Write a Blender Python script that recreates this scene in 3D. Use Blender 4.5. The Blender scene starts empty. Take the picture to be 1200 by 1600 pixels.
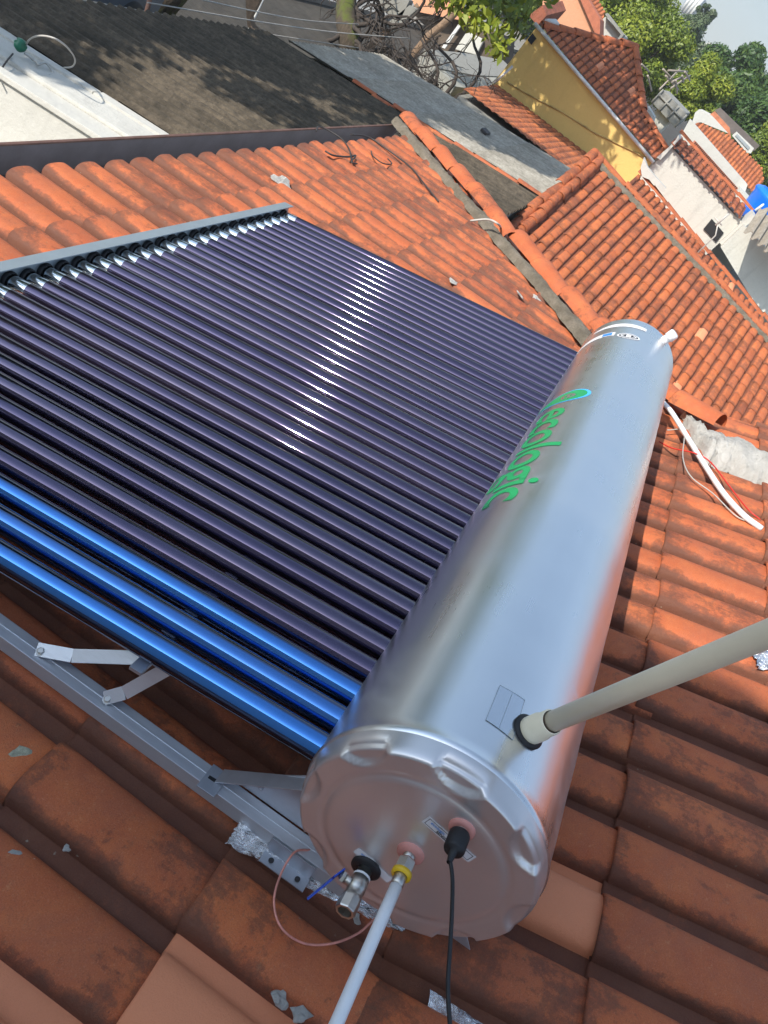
import bpy, bmesh, math, random
import numpy as np
from mathutils import Matrix, Vector
random.seed(7); rng = np.random.default_rng(7)
sc = bpy.context.scene; COL = sc.collection
R = math.radians
# ------------------------------------------------------------------ camera, sky, sun
CW = np.array([-0.90976838, 0.48219114, 1.01722834]); FPX = 1205.714
RW = np.array([[0.3756, -0.7087, 0.5972], [-0.4301, -0.7041, -0.5651], [0.8209, -0.0446, -0.5693]])
RW[0] /= np.linalg.norm(RW[0]); RW[2] -= RW[0]*(RW[0] @ RW[2]); RW[2] /= np.linalg.norm(RW[2]); RW[1] = np.cross(RW[2], RW[0])
cam = bpy.data.objects.new('camera', bpy.data.cameras.new('camera')); COL.objects.link(cam)
m = Matrix.Identity(4)
for i in range(3):
    m[i][0] = RW[0][i]; m[i][1] = -RW[1][i]; m[i][2] = -RW[2][i]; m[i][3] = CW[i]
cam.matrix_world = m
cam.data.sensor_fit = 'VERTICAL'; cam.data.sensor_height = 24; cam.data.lens = FPX/1600*24
cam.data.clip_start = 0.02; cam.data.clip_end = 2000
sc.camera = cam
SUN = np.array([-0.65, 0.517, 0.557]); SUN /= np.linalg.norm(SUN)
w = bpy.data.worlds.new('World'); sc.world = w; w.use_nodes = True
nt = w.node_tree; bg = nt.nodes['Background']; sky = nt.nodes.new('ShaderNodeTexSky')
sky.sky_type = 'NISHITA'; sky.sun_disc = False
sky.sun_elevation = math.asin(SUN[2]); sky.sun_rotation = math.atan2(SUN[0], SUN[1])
sky.air_density = 1.1; sky.dust_density = 0.7; sky.ozone_density = 1.0
tcw = nt.nodes.new('ShaderNodeTexCoord'); dt = nt.nodes.new('ShaderNodeVectorMath'); dt.operation = 'DOT_PRODUCT'; dt.inputs[1].default_value = tuple(SUN)
nt.links.new(tcw.outputs['Generated'], dt.inputs[0])
def wm(op, a, b):
    q = nt.nodes.new('ShaderNodeMath'); q.operation = op
    for i_, v_ in enumerate((a, b)):
        if hasattr(v_, 'is_linked'): nt.links.new(v_, q.inputs[i_])
        else: q.inputs[i_].default_value = v_
    return q.outputs[0]
au = wm('ADD', 1.0, wm('MULTIPLY', wm('POWER', wm('MAXIMUM', dt.outputs['Value'], 0.), 5.), 4.5))   # haze brightens towards the sun
lum = nt.nodes.new('ShaderNodeRGBToBW'); nt.links.new(sky.outputs[0], lum.inputs[0])
capl = wm('MINIMUM', lum.outputs[0], wm('MULTIPLY', au, 2.0)); fac = wm('DIVIDE', capl, wm('MAXIMUM', lum.outputs[0], 1e-4))
def vsc(v, f):
    q = nt.nodes.new('ShaderNodeVectorMath'); q.operation = 'SCALE'
    if hasattr(v, 'is_linked'): nt.links.new(v, q.inputs[0])
    else: q.inputs[0].default_value = v
    nt.links.new(f, q.inputs['Scale']); return q.outputs[0]
add = nt.nodes.new('ShaderNodeVectorMath'); add.operation = 'ADD'     # clear sky plus a thin blue-grey veil of high haze
nt.links.new(vsc(sky.outputs[0], wm('MULTIPLY', fac, .55)), add.inputs[0]); nt.links.new(vsc((.78, 1.0, 1.22), wm('MULTIPLY', capl, .45)), add.inputs[1])
nt.links.new(add.outputs[0], bg.inputs[0]); bg.inputs[1].default_value = 0.15
sl = bpy.data.lights.new('sun', 'SUN'); sl.energy = 3.1; sl.angle = R(0.5); sl.color = (1.0, 0.93, 0.82)
so = bpy.data.objects.new('sun', sl); COL.objects.link(so)
so.rotation_euler = Vector(-SUN).to_track_quat('-Z', 'Y').to_euler()
sc.view_settings.view_transform = 'Standard'; sc.view_settings.look = 'None'
sc.view_settings.exposure = 1.08; sc.view_settings.gamma = 1

# ------------------------------------------------------------------ helpers
def ray(px, py): return RW.T @ np.array([(px-600)/FPX, (py-800)/FPX, 1.0])
def onp(px, py, n, d):
    """point where the sight line through a picture point meets the real plane n.X = d"""
    v = ray(px, py); n = np.array(n, float); return CW + v*((d - n @ CW)/(n @ v))
def atx(px, py, x): return onp(px, py, (1, 0, 0), x)
def atz(px, py, z): return onp(px, py, (0, 0, 1), z)
def aty(px, py, y): return onp(px, py, (0, 1, 0), y)
TH = R(20)
H2W = np.array([[1, 0, 0], [0, math.cos(TH), math.sin(TH)], [0, -math.sin(TH), math.cos(TH)]])
def hw(p): return H2W @ np.array(p, float)
def wh(p): return H2W.T @ np.array(p, float)
def depth(px, py, d): return CW + ray(px, py)*d

def tag(o, label=None, cat=None, group=None, kind=None):
    if label: o['label'] = label
    if cat: o['category'] = cat
    if group: o['group'] = group
    if kind: o['kind'] = kind
    return o
def empty(name, loc=(0, 0, 0), rot=(0, 0, 0), **k):
    o = bpy.data.objects.new(name, None); COL.objects.link(o); o.location = loc; o.rotation_euler = rot
    o.empty_display_size = .2
    return tag(o, **k)
def link(name, me, mat, parent=None, world=False, **k):
    o = bpy.data.objects.new(name, me); COL.objects.link(o)
    if mat is not None:
        for mm in (mat if isinstance(mat, (list, tuple)) else [mat]): me.materials.append(mm)
    if parent is not None:
        o.parent = parent
        if world:
            pm = Matrix.LocRotScale(parent.location, parent.rotation_euler, None)
            g = parent.parent
            if g is not None: pm = Matrix.LocRotScale(g.location, g.rotation_euler, None) @ pm
            o.matrix_parent_inverse = pm.inverted()
    return tag(o, **k)
class MB:
    def __init__(s): s.v = []; s.f = []; s.s = []
    def add(s, vs, fs, smooth=False):
        b = len(s.v); s.v += [tuple(map(float, q)) for q in vs]
        for f in fs: s.f.append(tuple(i+b for i in f)); s.s.append(smooth)
        return s
    def box(s, c, d, rot=None):
        x, y, z = [q/2 for q in d]
        vs = np.array([(a, b, e) for a in (-x, x) for b in (-y, y) for e in (-z, z)])
        if rot is not None: vs = vs @ np.array(rot).T
        vs = vs + np.array(c)
        return s.add(vs, [(0, 1, 3, 2), (4, 6, 7, 5), (0, 4, 5, 1), (2, 3, 7, 6), (0, 2, 6, 4), (1, 5, 7, 3)])
    def prism(s, poly, vec):
        n = len(poly); a = np.array(poly, float); b = a + np.array(vec, float)
        return s.add(list(a)+list(b), [tuple(range(n))[::-1], tuple(range(n, 2*n))] + [(i, (i+1) % n, n+(i+1) % n, n+i) for i in range(n)])
    def tube(s, pts, r, seg=10, caps=True):
        pts = [np.array(q, float) for q in pts]; n = len(pts)
        rr = [r]*n if np.isscalar(r) else list(r)
        t = pts[1]-pts[0]; t /= np.linalg.norm(t)
        a = np.cross(t, (0, 0, 1.0))
        if np.linalg.norm(a) < .05: a = np.cross(t, (0, 1.0, 0))
        a /= np.linalg.norm(a); vs = []; fs = []
        for i, p in enumerate(pts):
            t = pts[min(i+1, n-1)]-pts[max(i-1, 0)]; t /= (np.linalg.norm(t)+1e-9)
            a = a - t*(a @ t); a /= (np.linalg.norm(a)+1e-9); b = np.cross(t, a)
            for k in range(seg):
                g = 2*math.pi*k/seg; vs.append(p + rr[i]*(a*math.cos(g)+b*math.sin(g)))
        for i in range(n-1):
            for k in range(seg):
                k2 = (k+1) % seg; fs.append((i*seg+k, i*seg+k2, (i+1)*seg+k2, (i+1)*seg+k))
        s.add(vs, fs, True)
        if caps:
            b0 = len(s.v)-n*seg
            s.f.append(tuple(b0+k for k in range(seg))[::-1]); s.s.append(False)
            s.f.append(tuple(b0+(n-1)*seg+k for k in range(seg))); s.s.append(False)
        return s
    def lathe(s, prof, origin, axis, seg=48, smooth=True):
        """prof: list of (distance along axis, radius)"""
        ax = np.array(axis, float); ax /= np.linalg.norm(ax)
        a = np.cross(ax, (0, 0, 1.0))
        if np.linalg.norm(a) < .05: a = np.cross(ax, (0, 1.0, 0))
        a /= np.linalg.norm(a); b = np.cross(ax, a); vs = []; fs = []
        for h, r in prof:
            for k in range(seg):
                g = 2*math.pi*k/seg; vs.append(np.array(origin)+ax*h+r*(a*math.cos(g)+b*math.sin(g)))
        for i in range(len(prof)-1):
            for k in range(seg):
                k2 = (k+1) % seg; fs.append((i*seg+k, i*seg+k2, (i+1)*seg+k2, (i+1)*seg+k))
        return s.add(vs, fs, smooth)
    def bm(s):
        b = bmesh.new(); vs = [b.verts.new(q) for q in s.v]
        for f, sm in zip(s.f, s.s):
            try: ff = b.faces.new([vs[i] for i in f]); ff.smooth = sm
            except ValueError: pass
        return b
    def build(s, name, mat, parent=None, bevel=0, recalc=True, **k):
        b = s.bm()
        if recalc: bmesh.ops.recalc_face_normals(b, faces=b.faces)
        if bevel:
            es = [e for e in b.edges if len(e.link_faces) == 2 and e.calc_face_angle(0) > .6]
            bmesh.ops.bevel(b, geom=es, offset=bevel, segments=2, affect='EDGES', profile=.7)
        me = bpy.data.meshes.new(name); b.to_mesh(me); b.free()
        return link(name, me, mat, parent, **k)
def spline(pts, n=8):
    P = [np.array(p, float) for p in pts]; P = [2*P[0]-P[1]]+P+[2*P[-1]-P[-2]]; out = []
    for i in range(1, len(P)-2):
        for j in range(n):
            t = j/n; a, b, c, d = P[i-1:i+3]
            out.append(.5*((2*b)+(c-a)*t+(2*a-5*b+4*c-d)*t*t+(3*b-a-3*c+d)*t**3))
    return out+[P[-2]]

# ------------------------------------------------------------------ materials
class NT:
    def __init__(s, name):
        s.m = bpy.data.materials.new(name); s.m.use_nodes = True; s.t = s.m.node_tree
        s.p = s.t.nodes['Principled BSDF']; s.co = s.t.nodes.new('ShaderNodeTexCoord')
    def n(s, typ, **k):
        nd = s.t.nodes.new(typ)
        for a, v in k.items():
            if a.startswith('_'): setattr(nd, a[1:], v)
            else: nd.inputs[a.replace('__', ' ')].default_value = v
        return nd
    def l(s, a, b): s.t.links.new(a, b)
    def map(s, scale=(1, 1, 1), src='Object', rot=(0, 0, 0)):
        mp = s.n('ShaderNodeMapping'); mp.inputs['Scale'].default_value = scale; mp.inputs['Rotation'].default_value = rot
        s.l(s.co.outputs[src], mp.inputs[0]); return mp.outputs[0]
    def noise(s, scale, detail=4, rough=.6, vec=None, dist=0):
        nd = s.n('ShaderNodeTexNoise', Scale=scale, Detail=detail, Roughness=rough, Distortion=dist)
        s.l(vec if vec is not None else s.co.outputs['Object'], nd.inputs['Vector']); return nd.outputs[0]
    def ramp(s, fac, stops, interp='LINEAR'):
        nd = s.t.nodes.new('ShaderNodeValToRGB'); nd.color_ramp.interpolation = interp
        e = nd.color_ramp.elements
        while len(e) < len(stops): e.new(.5)
        for q, (p, c) in zip(e, stops):
            q.position = p; q.color = (c, c, c, 1) if np.isscalar(c) else (*c, 1)
        s.l(fac, nd.inputs[0]); return nd.outputs[0]
    def mix(s, f, a, b, mode='MIX'):
        nd = s.t.nodes.new('ShaderNodeMix'); nd.data_type = 'RGBA'; nd.blend_type = mode
        for src, i in ((f, 0), (a, 6), (b, 7)):
            if hasattr(src, 'is_linked'): s.l(src, nd.inputs[i])
            else: nd.inputs[i].default_value = src if np.isscalar(src) else (*src, 1)
        return nd.outputs[2]
    def math(s, op, a, b=0., c=None):
        nd = s.t.nodes.new('ShaderNodeMath'); nd.operation = op; nd.use_clamp = op in ('ADD', 'MULTIPLY') and False
        for i, q in enumerate((a, b) if c is None else (a, b, c)):
            if hasattr(q, 'is_linked'): s.l(q, nd.inputs[i])
            else: nd.inputs[i].default_value = q
        return nd.outputs[0]
    def bump(s, h, dist=.002, strength=1.):
        nd = s.n('ShaderNodeBump'); nd.inputs['Distance'].default_value = dist; nd.inputs['Strength'].default_value = strength
        s.l(h, nd.inputs['Height']); s.l(nd.outputs[0], s.p.inputs['Normal'])
    def set(s, col=None, rough=None, **k):
        for key, v in (('Base Color', col), ('Roughness', rough)):
            if v is None: continue
            if hasattr(v, 'is_linked'): s.l(v, s.p.inputs[key])
            else: s.p.inputs[key].default_value = v if np.isscalar(v) else (*v, 1)
        for key, v in k.items(): s.p.inputs[key.replace('_', ' ')].default_value = v
        return s.m
def simple(name, col, rough=.6, var=.12, scale=8., bump=0., **k):
    t = NT(name); a = tuple(c*(1-var) for c in col); b = tuple(min(1, c*(1+var)) for c in col)
    nz = t.noise(scale, 5, .65)
    c = t.ramp(nz, [(.3, a), (.7, b)])
    if bump: t.bump(t.noise(scale*4, 5), bump)
    return t.set(c, rough, **k)

def tile_mat(name, c1, c2, grime=(0.028, 0.017, 0.013), gamt=.5, lichen=True, sc_=1., fine=True):
    t = NT(name)
    at = t.n('ShaderNodeAttribute'); at.attribute_name = 'tint'
    sep = t.n('ShaderNodeSeparateColor'); t.l(at.outputs['Color'], sep.inputs[0])
    uvm = t.n('ShaderNodeSeparateXYZ'); t.l(t.co.outputs['UV'], uvm.inputs[0])
    U, V = uvm.outputs[0], uvm.outputs[1]
    tn, new, rb = sep.outputs[0], sep.outputs[1], sep.outputs[2]
    big = t.noise(2.3*sc_, 5, .65); mid = t.noise(14*sc_, 6, .7); fin = t.noise(170*sc_, 6, .8); spk = t.noise(55*sc_, 5, .8); grit = t.noise(420*sc_, 3, .7)
    col = t.mix(t.ramp(mid, [(.3, 0.), (.72, 1.)]), c1, c2)
    col = t.mix(.55, col, t.ramp(tn, [(0., (.62, .46, .40)), (.5, (.95, .88, .82)), (1., (1.25, 1.22, 1.05))]), 'MULTIPLY')
    # fired clay speckle
    col = t.mix(t.ramp(fin, [(.58, 0.), (.72, .35)]), col, (0.60, 0.28, 0.13))
    col = t.mix(t.ramp(fin, [(.28, .55), (.44, 0.)]), col, (0.13, 0.04, 0.025))
    col = t.mix(t.ramp(spk, [(.60, 0.), (.68, .5)]), col, (0.60, 0.27, 0.12))
    col = t.mix(t.ramp(t.noise(5.5*sc_, 6, .75, dist=.8), [(.40, .45), (.56, 0.)]), col, (0.34, 0.10, 0.05))
    col = t.mix(t.ramp(grit, [(.56, 0.), (.70, .45)]), col, (0.56, 0.27, 0.15))
    col = t.mix(t.ramp(grit, [(.30, .6), (.45, 0.)]), col, (0.17, 0.05, 0.028))
    # dirt: gathers in the channel (U near 0 or 1) and in blotches over the barrel
    vn = t.noise(9*sc_, 10, .78, dist=.3); vs = t.noise(1.0, 6, .7, vec=t.map((30*sc_, 8*sc_, 8*sc_)))
    chan = t.ramp(U, [(0., .36), (.1, .20), (.22, 0.), (.56, 0.), (.70, .12), (.78, .34), (1., .38)])
    low = t.ramp(V, [(0., .14), (.16, 0.), (.55, 0.), (.9, .05)])
    s1 = t.math('ADD', t.math('MULTIPLY', vn, .75), t.math('MULTIPLY', vs, .35))
    s1 = t.math('ADD', s1, chan); s1 = t.math('ADD', s1, low)
    s1 = t.math('ADD', s1, t.math('MULTIPLY', t.math('SUBTRACT', rb, .5), .16))
    s1 = t.math('ADD', s1, t.math('MULTIPLY', t.math('SUBTRACT', big, .5), .35))
    s1 = t.math('ADD', s1, t.math('MULTIPLY', t.math('SUBTRACT', spk, .5), .35))
    foot = t.math('MULTIPLY', t.ramp(U, [(0., 1.), (.16, .75), (.30, 0.)]), t.ramp(V, [(0., 1.), (.12, .9), (.34, 0.)]))
    s1 = t.math('ADD', s1, t.math('MULTIPLY', foot, .16))
    g = t.ramp(s1, [(.575, 0.), (.64, .55), (.80, .95)])
    g = t.math('MULTIPLY', g, gamt*1.6)
    g = t.math('MINIMUM', g, .93)
    g = t.math('MULTIPLY', g, t.math('SUBTRACT', 1., t.math('MULTIPLY', new, .97)))
    col = t.mix(g, col, t.mix(mid, grime, tuple(q*2.6 for q in grime)))
    col = t.mix(t.math('MULTIPLY', new, .8), col, (0.80, 0.30, 0.15))
    if lichen:
        vo = t.n('ShaderNodeTexVoronoi', Scale=26*sc_); vo.feature = 'F1'
        t.l(t.co.outputs['Object'], vo.inputs['Vector'])
        lm = t.ramp(t.math('ADD', vo.outputs['Distance'], t.math('MULTIPLY', fin, .35)), [(.20, 1.), (.25, 0.)])
        lm = t.math('MULTIPLY', lm, t.ramp(t.noise(5*sc_, 4), [(.54, 0.), (.62, .8)]))
        lm = t.math('MULTIPLY', lm, t.math('SUBTRACT', 1., new))
        col = t.mix(lm, col, (0.34, 0.31, 0.24))
    ro = t.ramp(fin, [(.3, .62), (.7, .85)])
    t.bump(t.math('ADD', t.math('ADD', t.math('MULTIPLY', fin, .7), t.math('MULTIPLY', grit, .25)), t.math('ADD', mid, t.math('MULTIPLY', g, -.4))), .0035 if fine else .008, .8)
    return t.set(col, ro)
M_TILE = tile_mat('clay_tile', (0.46, 0.108, 0.036), (0.56, 0.160, 0.052))
M_TILE2 = tile_mat('clay_tile_neighbour', (0.39, 0.092, 0.028), (0.50, 0.15, 0.045), gamt=.42, sc_=.8)
M_TILE3 = tile_mat('clay_tile_far', (0.48, 0.13, 0.038), (0.54, 0.17, 0.05), gamt=.35, sc_=.4, fine=False)
def mortar_mat():
    t = NT('mortar'); n1 = t.noise(9, 6, .7); n2 = t.noise(60, 5, .8)
    c = t.ramp(n1, [(.25, (.11, .09, .065)), (.5, (.22, .185, .14)), (.75, (.33, .28, .23))])
    c = t.mix(t.ramp(n2, [(.35, .5), (.6, 0.)]), c, (.1, .09, .06))
    t.bump(t.math('ADD', n2, n1), .02); return t.set(c, .95)
M_MORT = mortar_mat()
def fresh_mortar():
    t = NT('fresh_mortar'); n1 = t.noise(7, 6, .7); n2 = t.noise(45, 6, .8)
    c = t.ramp(n1, [(.3, (.46, .44, .40)), (.7, (.66, .64, .60))])
    c = t.mix(t.ramp(n2, [(.62, 0.), (.75, .5)]), c, (.3, .28, .24))
    t.bump(t.math('ADD', n2, t.math('MULTIPLY', n1, 2.)), .02); return t.set(c, .9)
M_FRESH = fresh_mortar()
def steel(name, col, rough, ringy=False, dirt=0.):
    t = NT(name); n1 = t.noise(3.5, 4, .6); n2 = t.noise(1.0, 5, .7, vec=t.map((1.2, 60, 60)))
    n3 = t.noise(1.0, 4, .6, vec=t.map((90, 2.5, 2.5)))
    r = t.ramp(t.math('ADD', t.math('MULTIPLY', n1, .6), t.math('MULTIPLY', n2, .4)), [(.3, rough*.72), (.7, rough*1.35)])
    c = t.mix(t.ramp(n1, [(.3, 0.), (.7, 1.)]), tuple(q*.94 for q in col), col)
    
    sm = t.ramp(t.noise(7, 7, .75, dist=1.2), [(.56, 0.), (.70, .22)]); c = t.mix(sm, c, (.86, .88, .90)); 
    sp = t.ramp(t.noise(1.0, 5, .8, vec=t.map((26, 9, 9))), [(.66, 0.), (.70, 1.)]); r = t.math('ADD', r, t.math('ADD', t.math('MULTIPLY', sm, .5), t.math('MULTIPLY', sp, .04)))
    t.p.inputs['Metallic'].default_value = 1.
    return t.set(c, r)
M_TANK = steel('brushed_steel', (.80, .81, .825), .30, True)
M_CAP = simple('satin_cap', (.70, .675, .67), .30, .03, 6, Metallic=.72)
def alu(name, col, rough):
    t = NT(name); n2 = t.noise(1.0, 5, .6, vec=t.map((160, 3, 160)))
    t.bump(n2, .0003); t.p.inputs['Metallic'].default_value = .6
    return t.set(t.mix(n2, tuple(q*.85 for q in col), col), t.ramp(n2, [(.3, rough*.8), (.7, rough*1.2)]))
M_ALU = alu('aluminium', (.74, .77, .82), .38)
M_GALV = simple('galvanised_bracket', (.52, .55, .60), .45, .08, 20, Metallic=.75)
M_RAIL = simple('anodised_rail', (.34, .40, .44), .45, .06, 12, Metallic=.6)
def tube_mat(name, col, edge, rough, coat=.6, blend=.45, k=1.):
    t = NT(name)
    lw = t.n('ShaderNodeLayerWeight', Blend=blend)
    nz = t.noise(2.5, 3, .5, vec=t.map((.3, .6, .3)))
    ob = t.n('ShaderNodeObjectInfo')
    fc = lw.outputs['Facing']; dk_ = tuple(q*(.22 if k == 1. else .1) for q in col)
    c = t.ramp(fc, [(0., col), (.34*k, tuple(q*.9 for q in col)), (.52*k, dk_), (.78, dk_), (.93, edge), (1., tuple(q*1.6 for q in edge))])  # dark reflected bands and bright rim highlights put into the colour by viewing angle
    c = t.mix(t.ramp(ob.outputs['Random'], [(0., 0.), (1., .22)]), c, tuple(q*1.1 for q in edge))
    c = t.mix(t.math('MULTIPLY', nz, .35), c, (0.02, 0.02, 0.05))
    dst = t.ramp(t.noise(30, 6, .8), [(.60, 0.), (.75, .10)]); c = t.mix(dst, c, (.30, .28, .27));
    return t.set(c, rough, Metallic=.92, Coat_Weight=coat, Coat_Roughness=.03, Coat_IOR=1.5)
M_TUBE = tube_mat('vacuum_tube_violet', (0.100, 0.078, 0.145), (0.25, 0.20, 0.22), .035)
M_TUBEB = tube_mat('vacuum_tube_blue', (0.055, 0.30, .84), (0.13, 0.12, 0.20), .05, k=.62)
M_TIP = simple('silvered_tip', (.8, .82, .84), .12, .2, 60, Metallic=1.)
M_RUB = simple('black_rubber', (.012, .012, .014), .55, .2, 30)
M_WPLA = simple('white_plastic', (.74, .76, .78), .32, .03, 10)
M_CREAM = simple('cream_pvc', (.90, .81, .60), .36, .06, 6)
M_CHROME = simple('nickel_brass', (.55, .53, .49), .33, .1, 40, Metallic=1.)
M_YEL = simple('yellow_ring', (.75, .48, .02), .4, .05)
M_BLUE = simple('blue_lever', (.01, .06, .42), .35, .05)
M_PINK = simple('silicone_washer', (.62, .27, .23), .45, .08, 60)
M_COPP = simple('copper_wire_red', (.72, .30, .24), .35, .25, 60, Metallic=.3)
M_RED = simple('red_wire', (.55, .03, .02), .4, .05)
M_STK = simple('sticker_white', (.72, .72, .74), .4, .03)
M_STKB = simple('sticker_blue_print', (.03, .22, .62), .45, .05)
M_INK = simple('black_print', (.02, .02, .025), .5, .05)
M_GRN = simple('green_print', (0.01, .29, .10), .38, .06, 12)
M_SKYB = simple('light_blue_print', (0.06, .42, .86), .38, .06, 12)
def foil_mat():
    t = NT('foil'); n = t.noise(28, 5, .75, dist=1.5); t.bump(n, .012)
    return t.set((.84, .85, .87), .16, Metallic=1.)
M_FOIL = foil_mat()
def plaster(name, col, dirt=.5, sc_=1., streak=True):
    t = NT(name); n1 = t.noise(.8*sc_, 6, .7); n2 = t.noise(12*sc_, 5, .7); n3 = t.noise(1.0, 6, .7, vec=t.map((3*sc_, 3*sc_, .5*sc_)))
    c = t.mix(t.ramp(n1, [(.35, .3), (.65, 0.)]), col, tuple(q*.78 for q in col))
    c = t.mix(t.ramp(n3, [(.52, 0.), (.75, dirt)]), c, tuple(q*.55 for q in col))
    t.bump(n2, .01); return t.set(c, .9)
M_WHITE = plaster('whitewash', (.52, .51, .47), .4)
M_WHITE2 = plaster('old_whitewash', (.54, .53, .48), .5, 2.)
M_YELW = plaster('yellow_wall', (.66, .46, .15), .3)
M_SALM = plaster('salmon_wall', (.62, .30, .17), .2)
M_CONC = plaster('concrete', (.26, .255, .23), .7, 1.5)
M_CREAMW = plaster('cream_wall', (.70, .70, .68), .2)
def fibre(name, a, b, moss, sunk=.5):
    t = NT(name); n1 = t.noise(1.1, 6, .7); n2 = t.noise(11, 7, .8); n3 = t.noise(1.0, 5, .7, vec=t.map((22, 1.2, 1.2)))
    c = t.mix(t.ramp(n2, [(.3, 0.), (.7, 1.)]), a, b)
    c = t.mix(t.ramp(t.math('ADD', t.math('MULTIPLY', n1, .6), t.math('MULTIPLY', n3, .4)), [(.42, 0.), (.62, sunk)]), c, moss)
    c = t.mix(t.ramp(t.noise(40, 4, .8), [(.62, 0.), (.72, .4)]), c, tuple(q*1.8 for q in b))
    t.bump(n2, .03); return t.set(c, .95)
M_FIBD = fibre('mossy_dappled_fibre_cement', (.030, .024, .017), (.17, .135, .095), (.016, .014, .009), .7)  # besides moss, dark and pale tones carry painted tree shade and sunlit dapple
M_FIBG = fibre('grey_fibre_cement', (.20, .185, .155), (.50, .47, .41), (.10, .09, .07), .45)
M_FIBL = fibre('pale_fibre_cement', (.24, .21, .17), (.42, .37, .30), (.13, .11, .09), .4)
M_GUT = simple('gutter_paint', (.125, .118, .138), .6, .2, 5, .002)
M_RUST = simple('rusty_edge', (.13, .07, .055), .75, .3, 14, .002)
M_WOOD = simple('weathered_wood', (.20, .13, .08), .85, .35, 12, .01)
M_DARK = simple('dark_opening', (.02, .02, .022), .4, .1)
M_GLASSD = simple('dark_glass', (.03, .035, .045), .08, .1)
M_POLE = simple('pale_pole', (.6, .6, .58), .5, .08)
M_WIRE = simple('dark_wire', (.035, .03, .03), .6, .1)
M_WIREL = simple('pale_wire', (.42, .40, .37), .5, .1)
def bark():
    t = NT('bark'); n = t.noise(6, 6, .75, vec=t.map((4, 4, 1))); g = t.noise(1.6, 4)
    c = t.ramp(n, [(.3, (.035, .026, .018)), (.7, (.13, .10, .07))])
    c = t.mix(t.ramp(g, [(.5, 0.), (.6, .8)]), c, (.10, .13, .015)); t.bump(n, .04); return t.set(c, .95)
M_BARK = bark(); M_TWIG = simple('dry_twig', (.042, .032, .026), .9, .3, 20)
def leaf_mat(name, cols):
    t = NT(name); at = t.n('ShaderNodeAttribute'); at.attribute_name = 'tint'
    s = t.n('ShaderNodeSeparateColor'); t.l(at.outputs['Color'], s.inputs[0])
    c = t.ramp(s.outputs[0], [(i/(len(cols)-1), q) for i, q in enumerate(cols)])
    m = t.set(c, .5); t.p.inputs['Subsurface Weight'].default_value = 0
    tr = t.n('ShaderNodeBsdfTranslucent'); t.l(c, tr.inputs[0]); mx = t.n('ShaderNodeMixShader', Fac=.28)
    out = t.t.nodes['Material Output']; t.l(t.p.outputs[0], mx.inputs[1]); t.l(tr.outputs[0], mx.inputs[2]); t.l(mx.outputs[0], out.inputs[0])
    return m
M_LEAFA = leaf_mat('leaf_bright', [(.05, .085, .010), (.17, .23, .018), (.34, .36, .03)])
M_LEAFB = leaf_mat('leaf_dark', [(.018, .05, .014), (.05, .105, .02), (.12, .19, .03)])
M_LEAFC = leaf_mat('leaf_grey', [(.04, .075, .035), (.09, .13, .06), (.15, .19, .09)])
M_GROUND = simple('yard_soil', (.05, .043, .034), .95, .4, 1.5, .03)
M_ASPH = simple('asphalt', (.085, .085, .088), .9, .2, 3)
M_PAVE = simple('street_concrete', (.30, .29, .27), .9, .2, 2)

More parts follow.
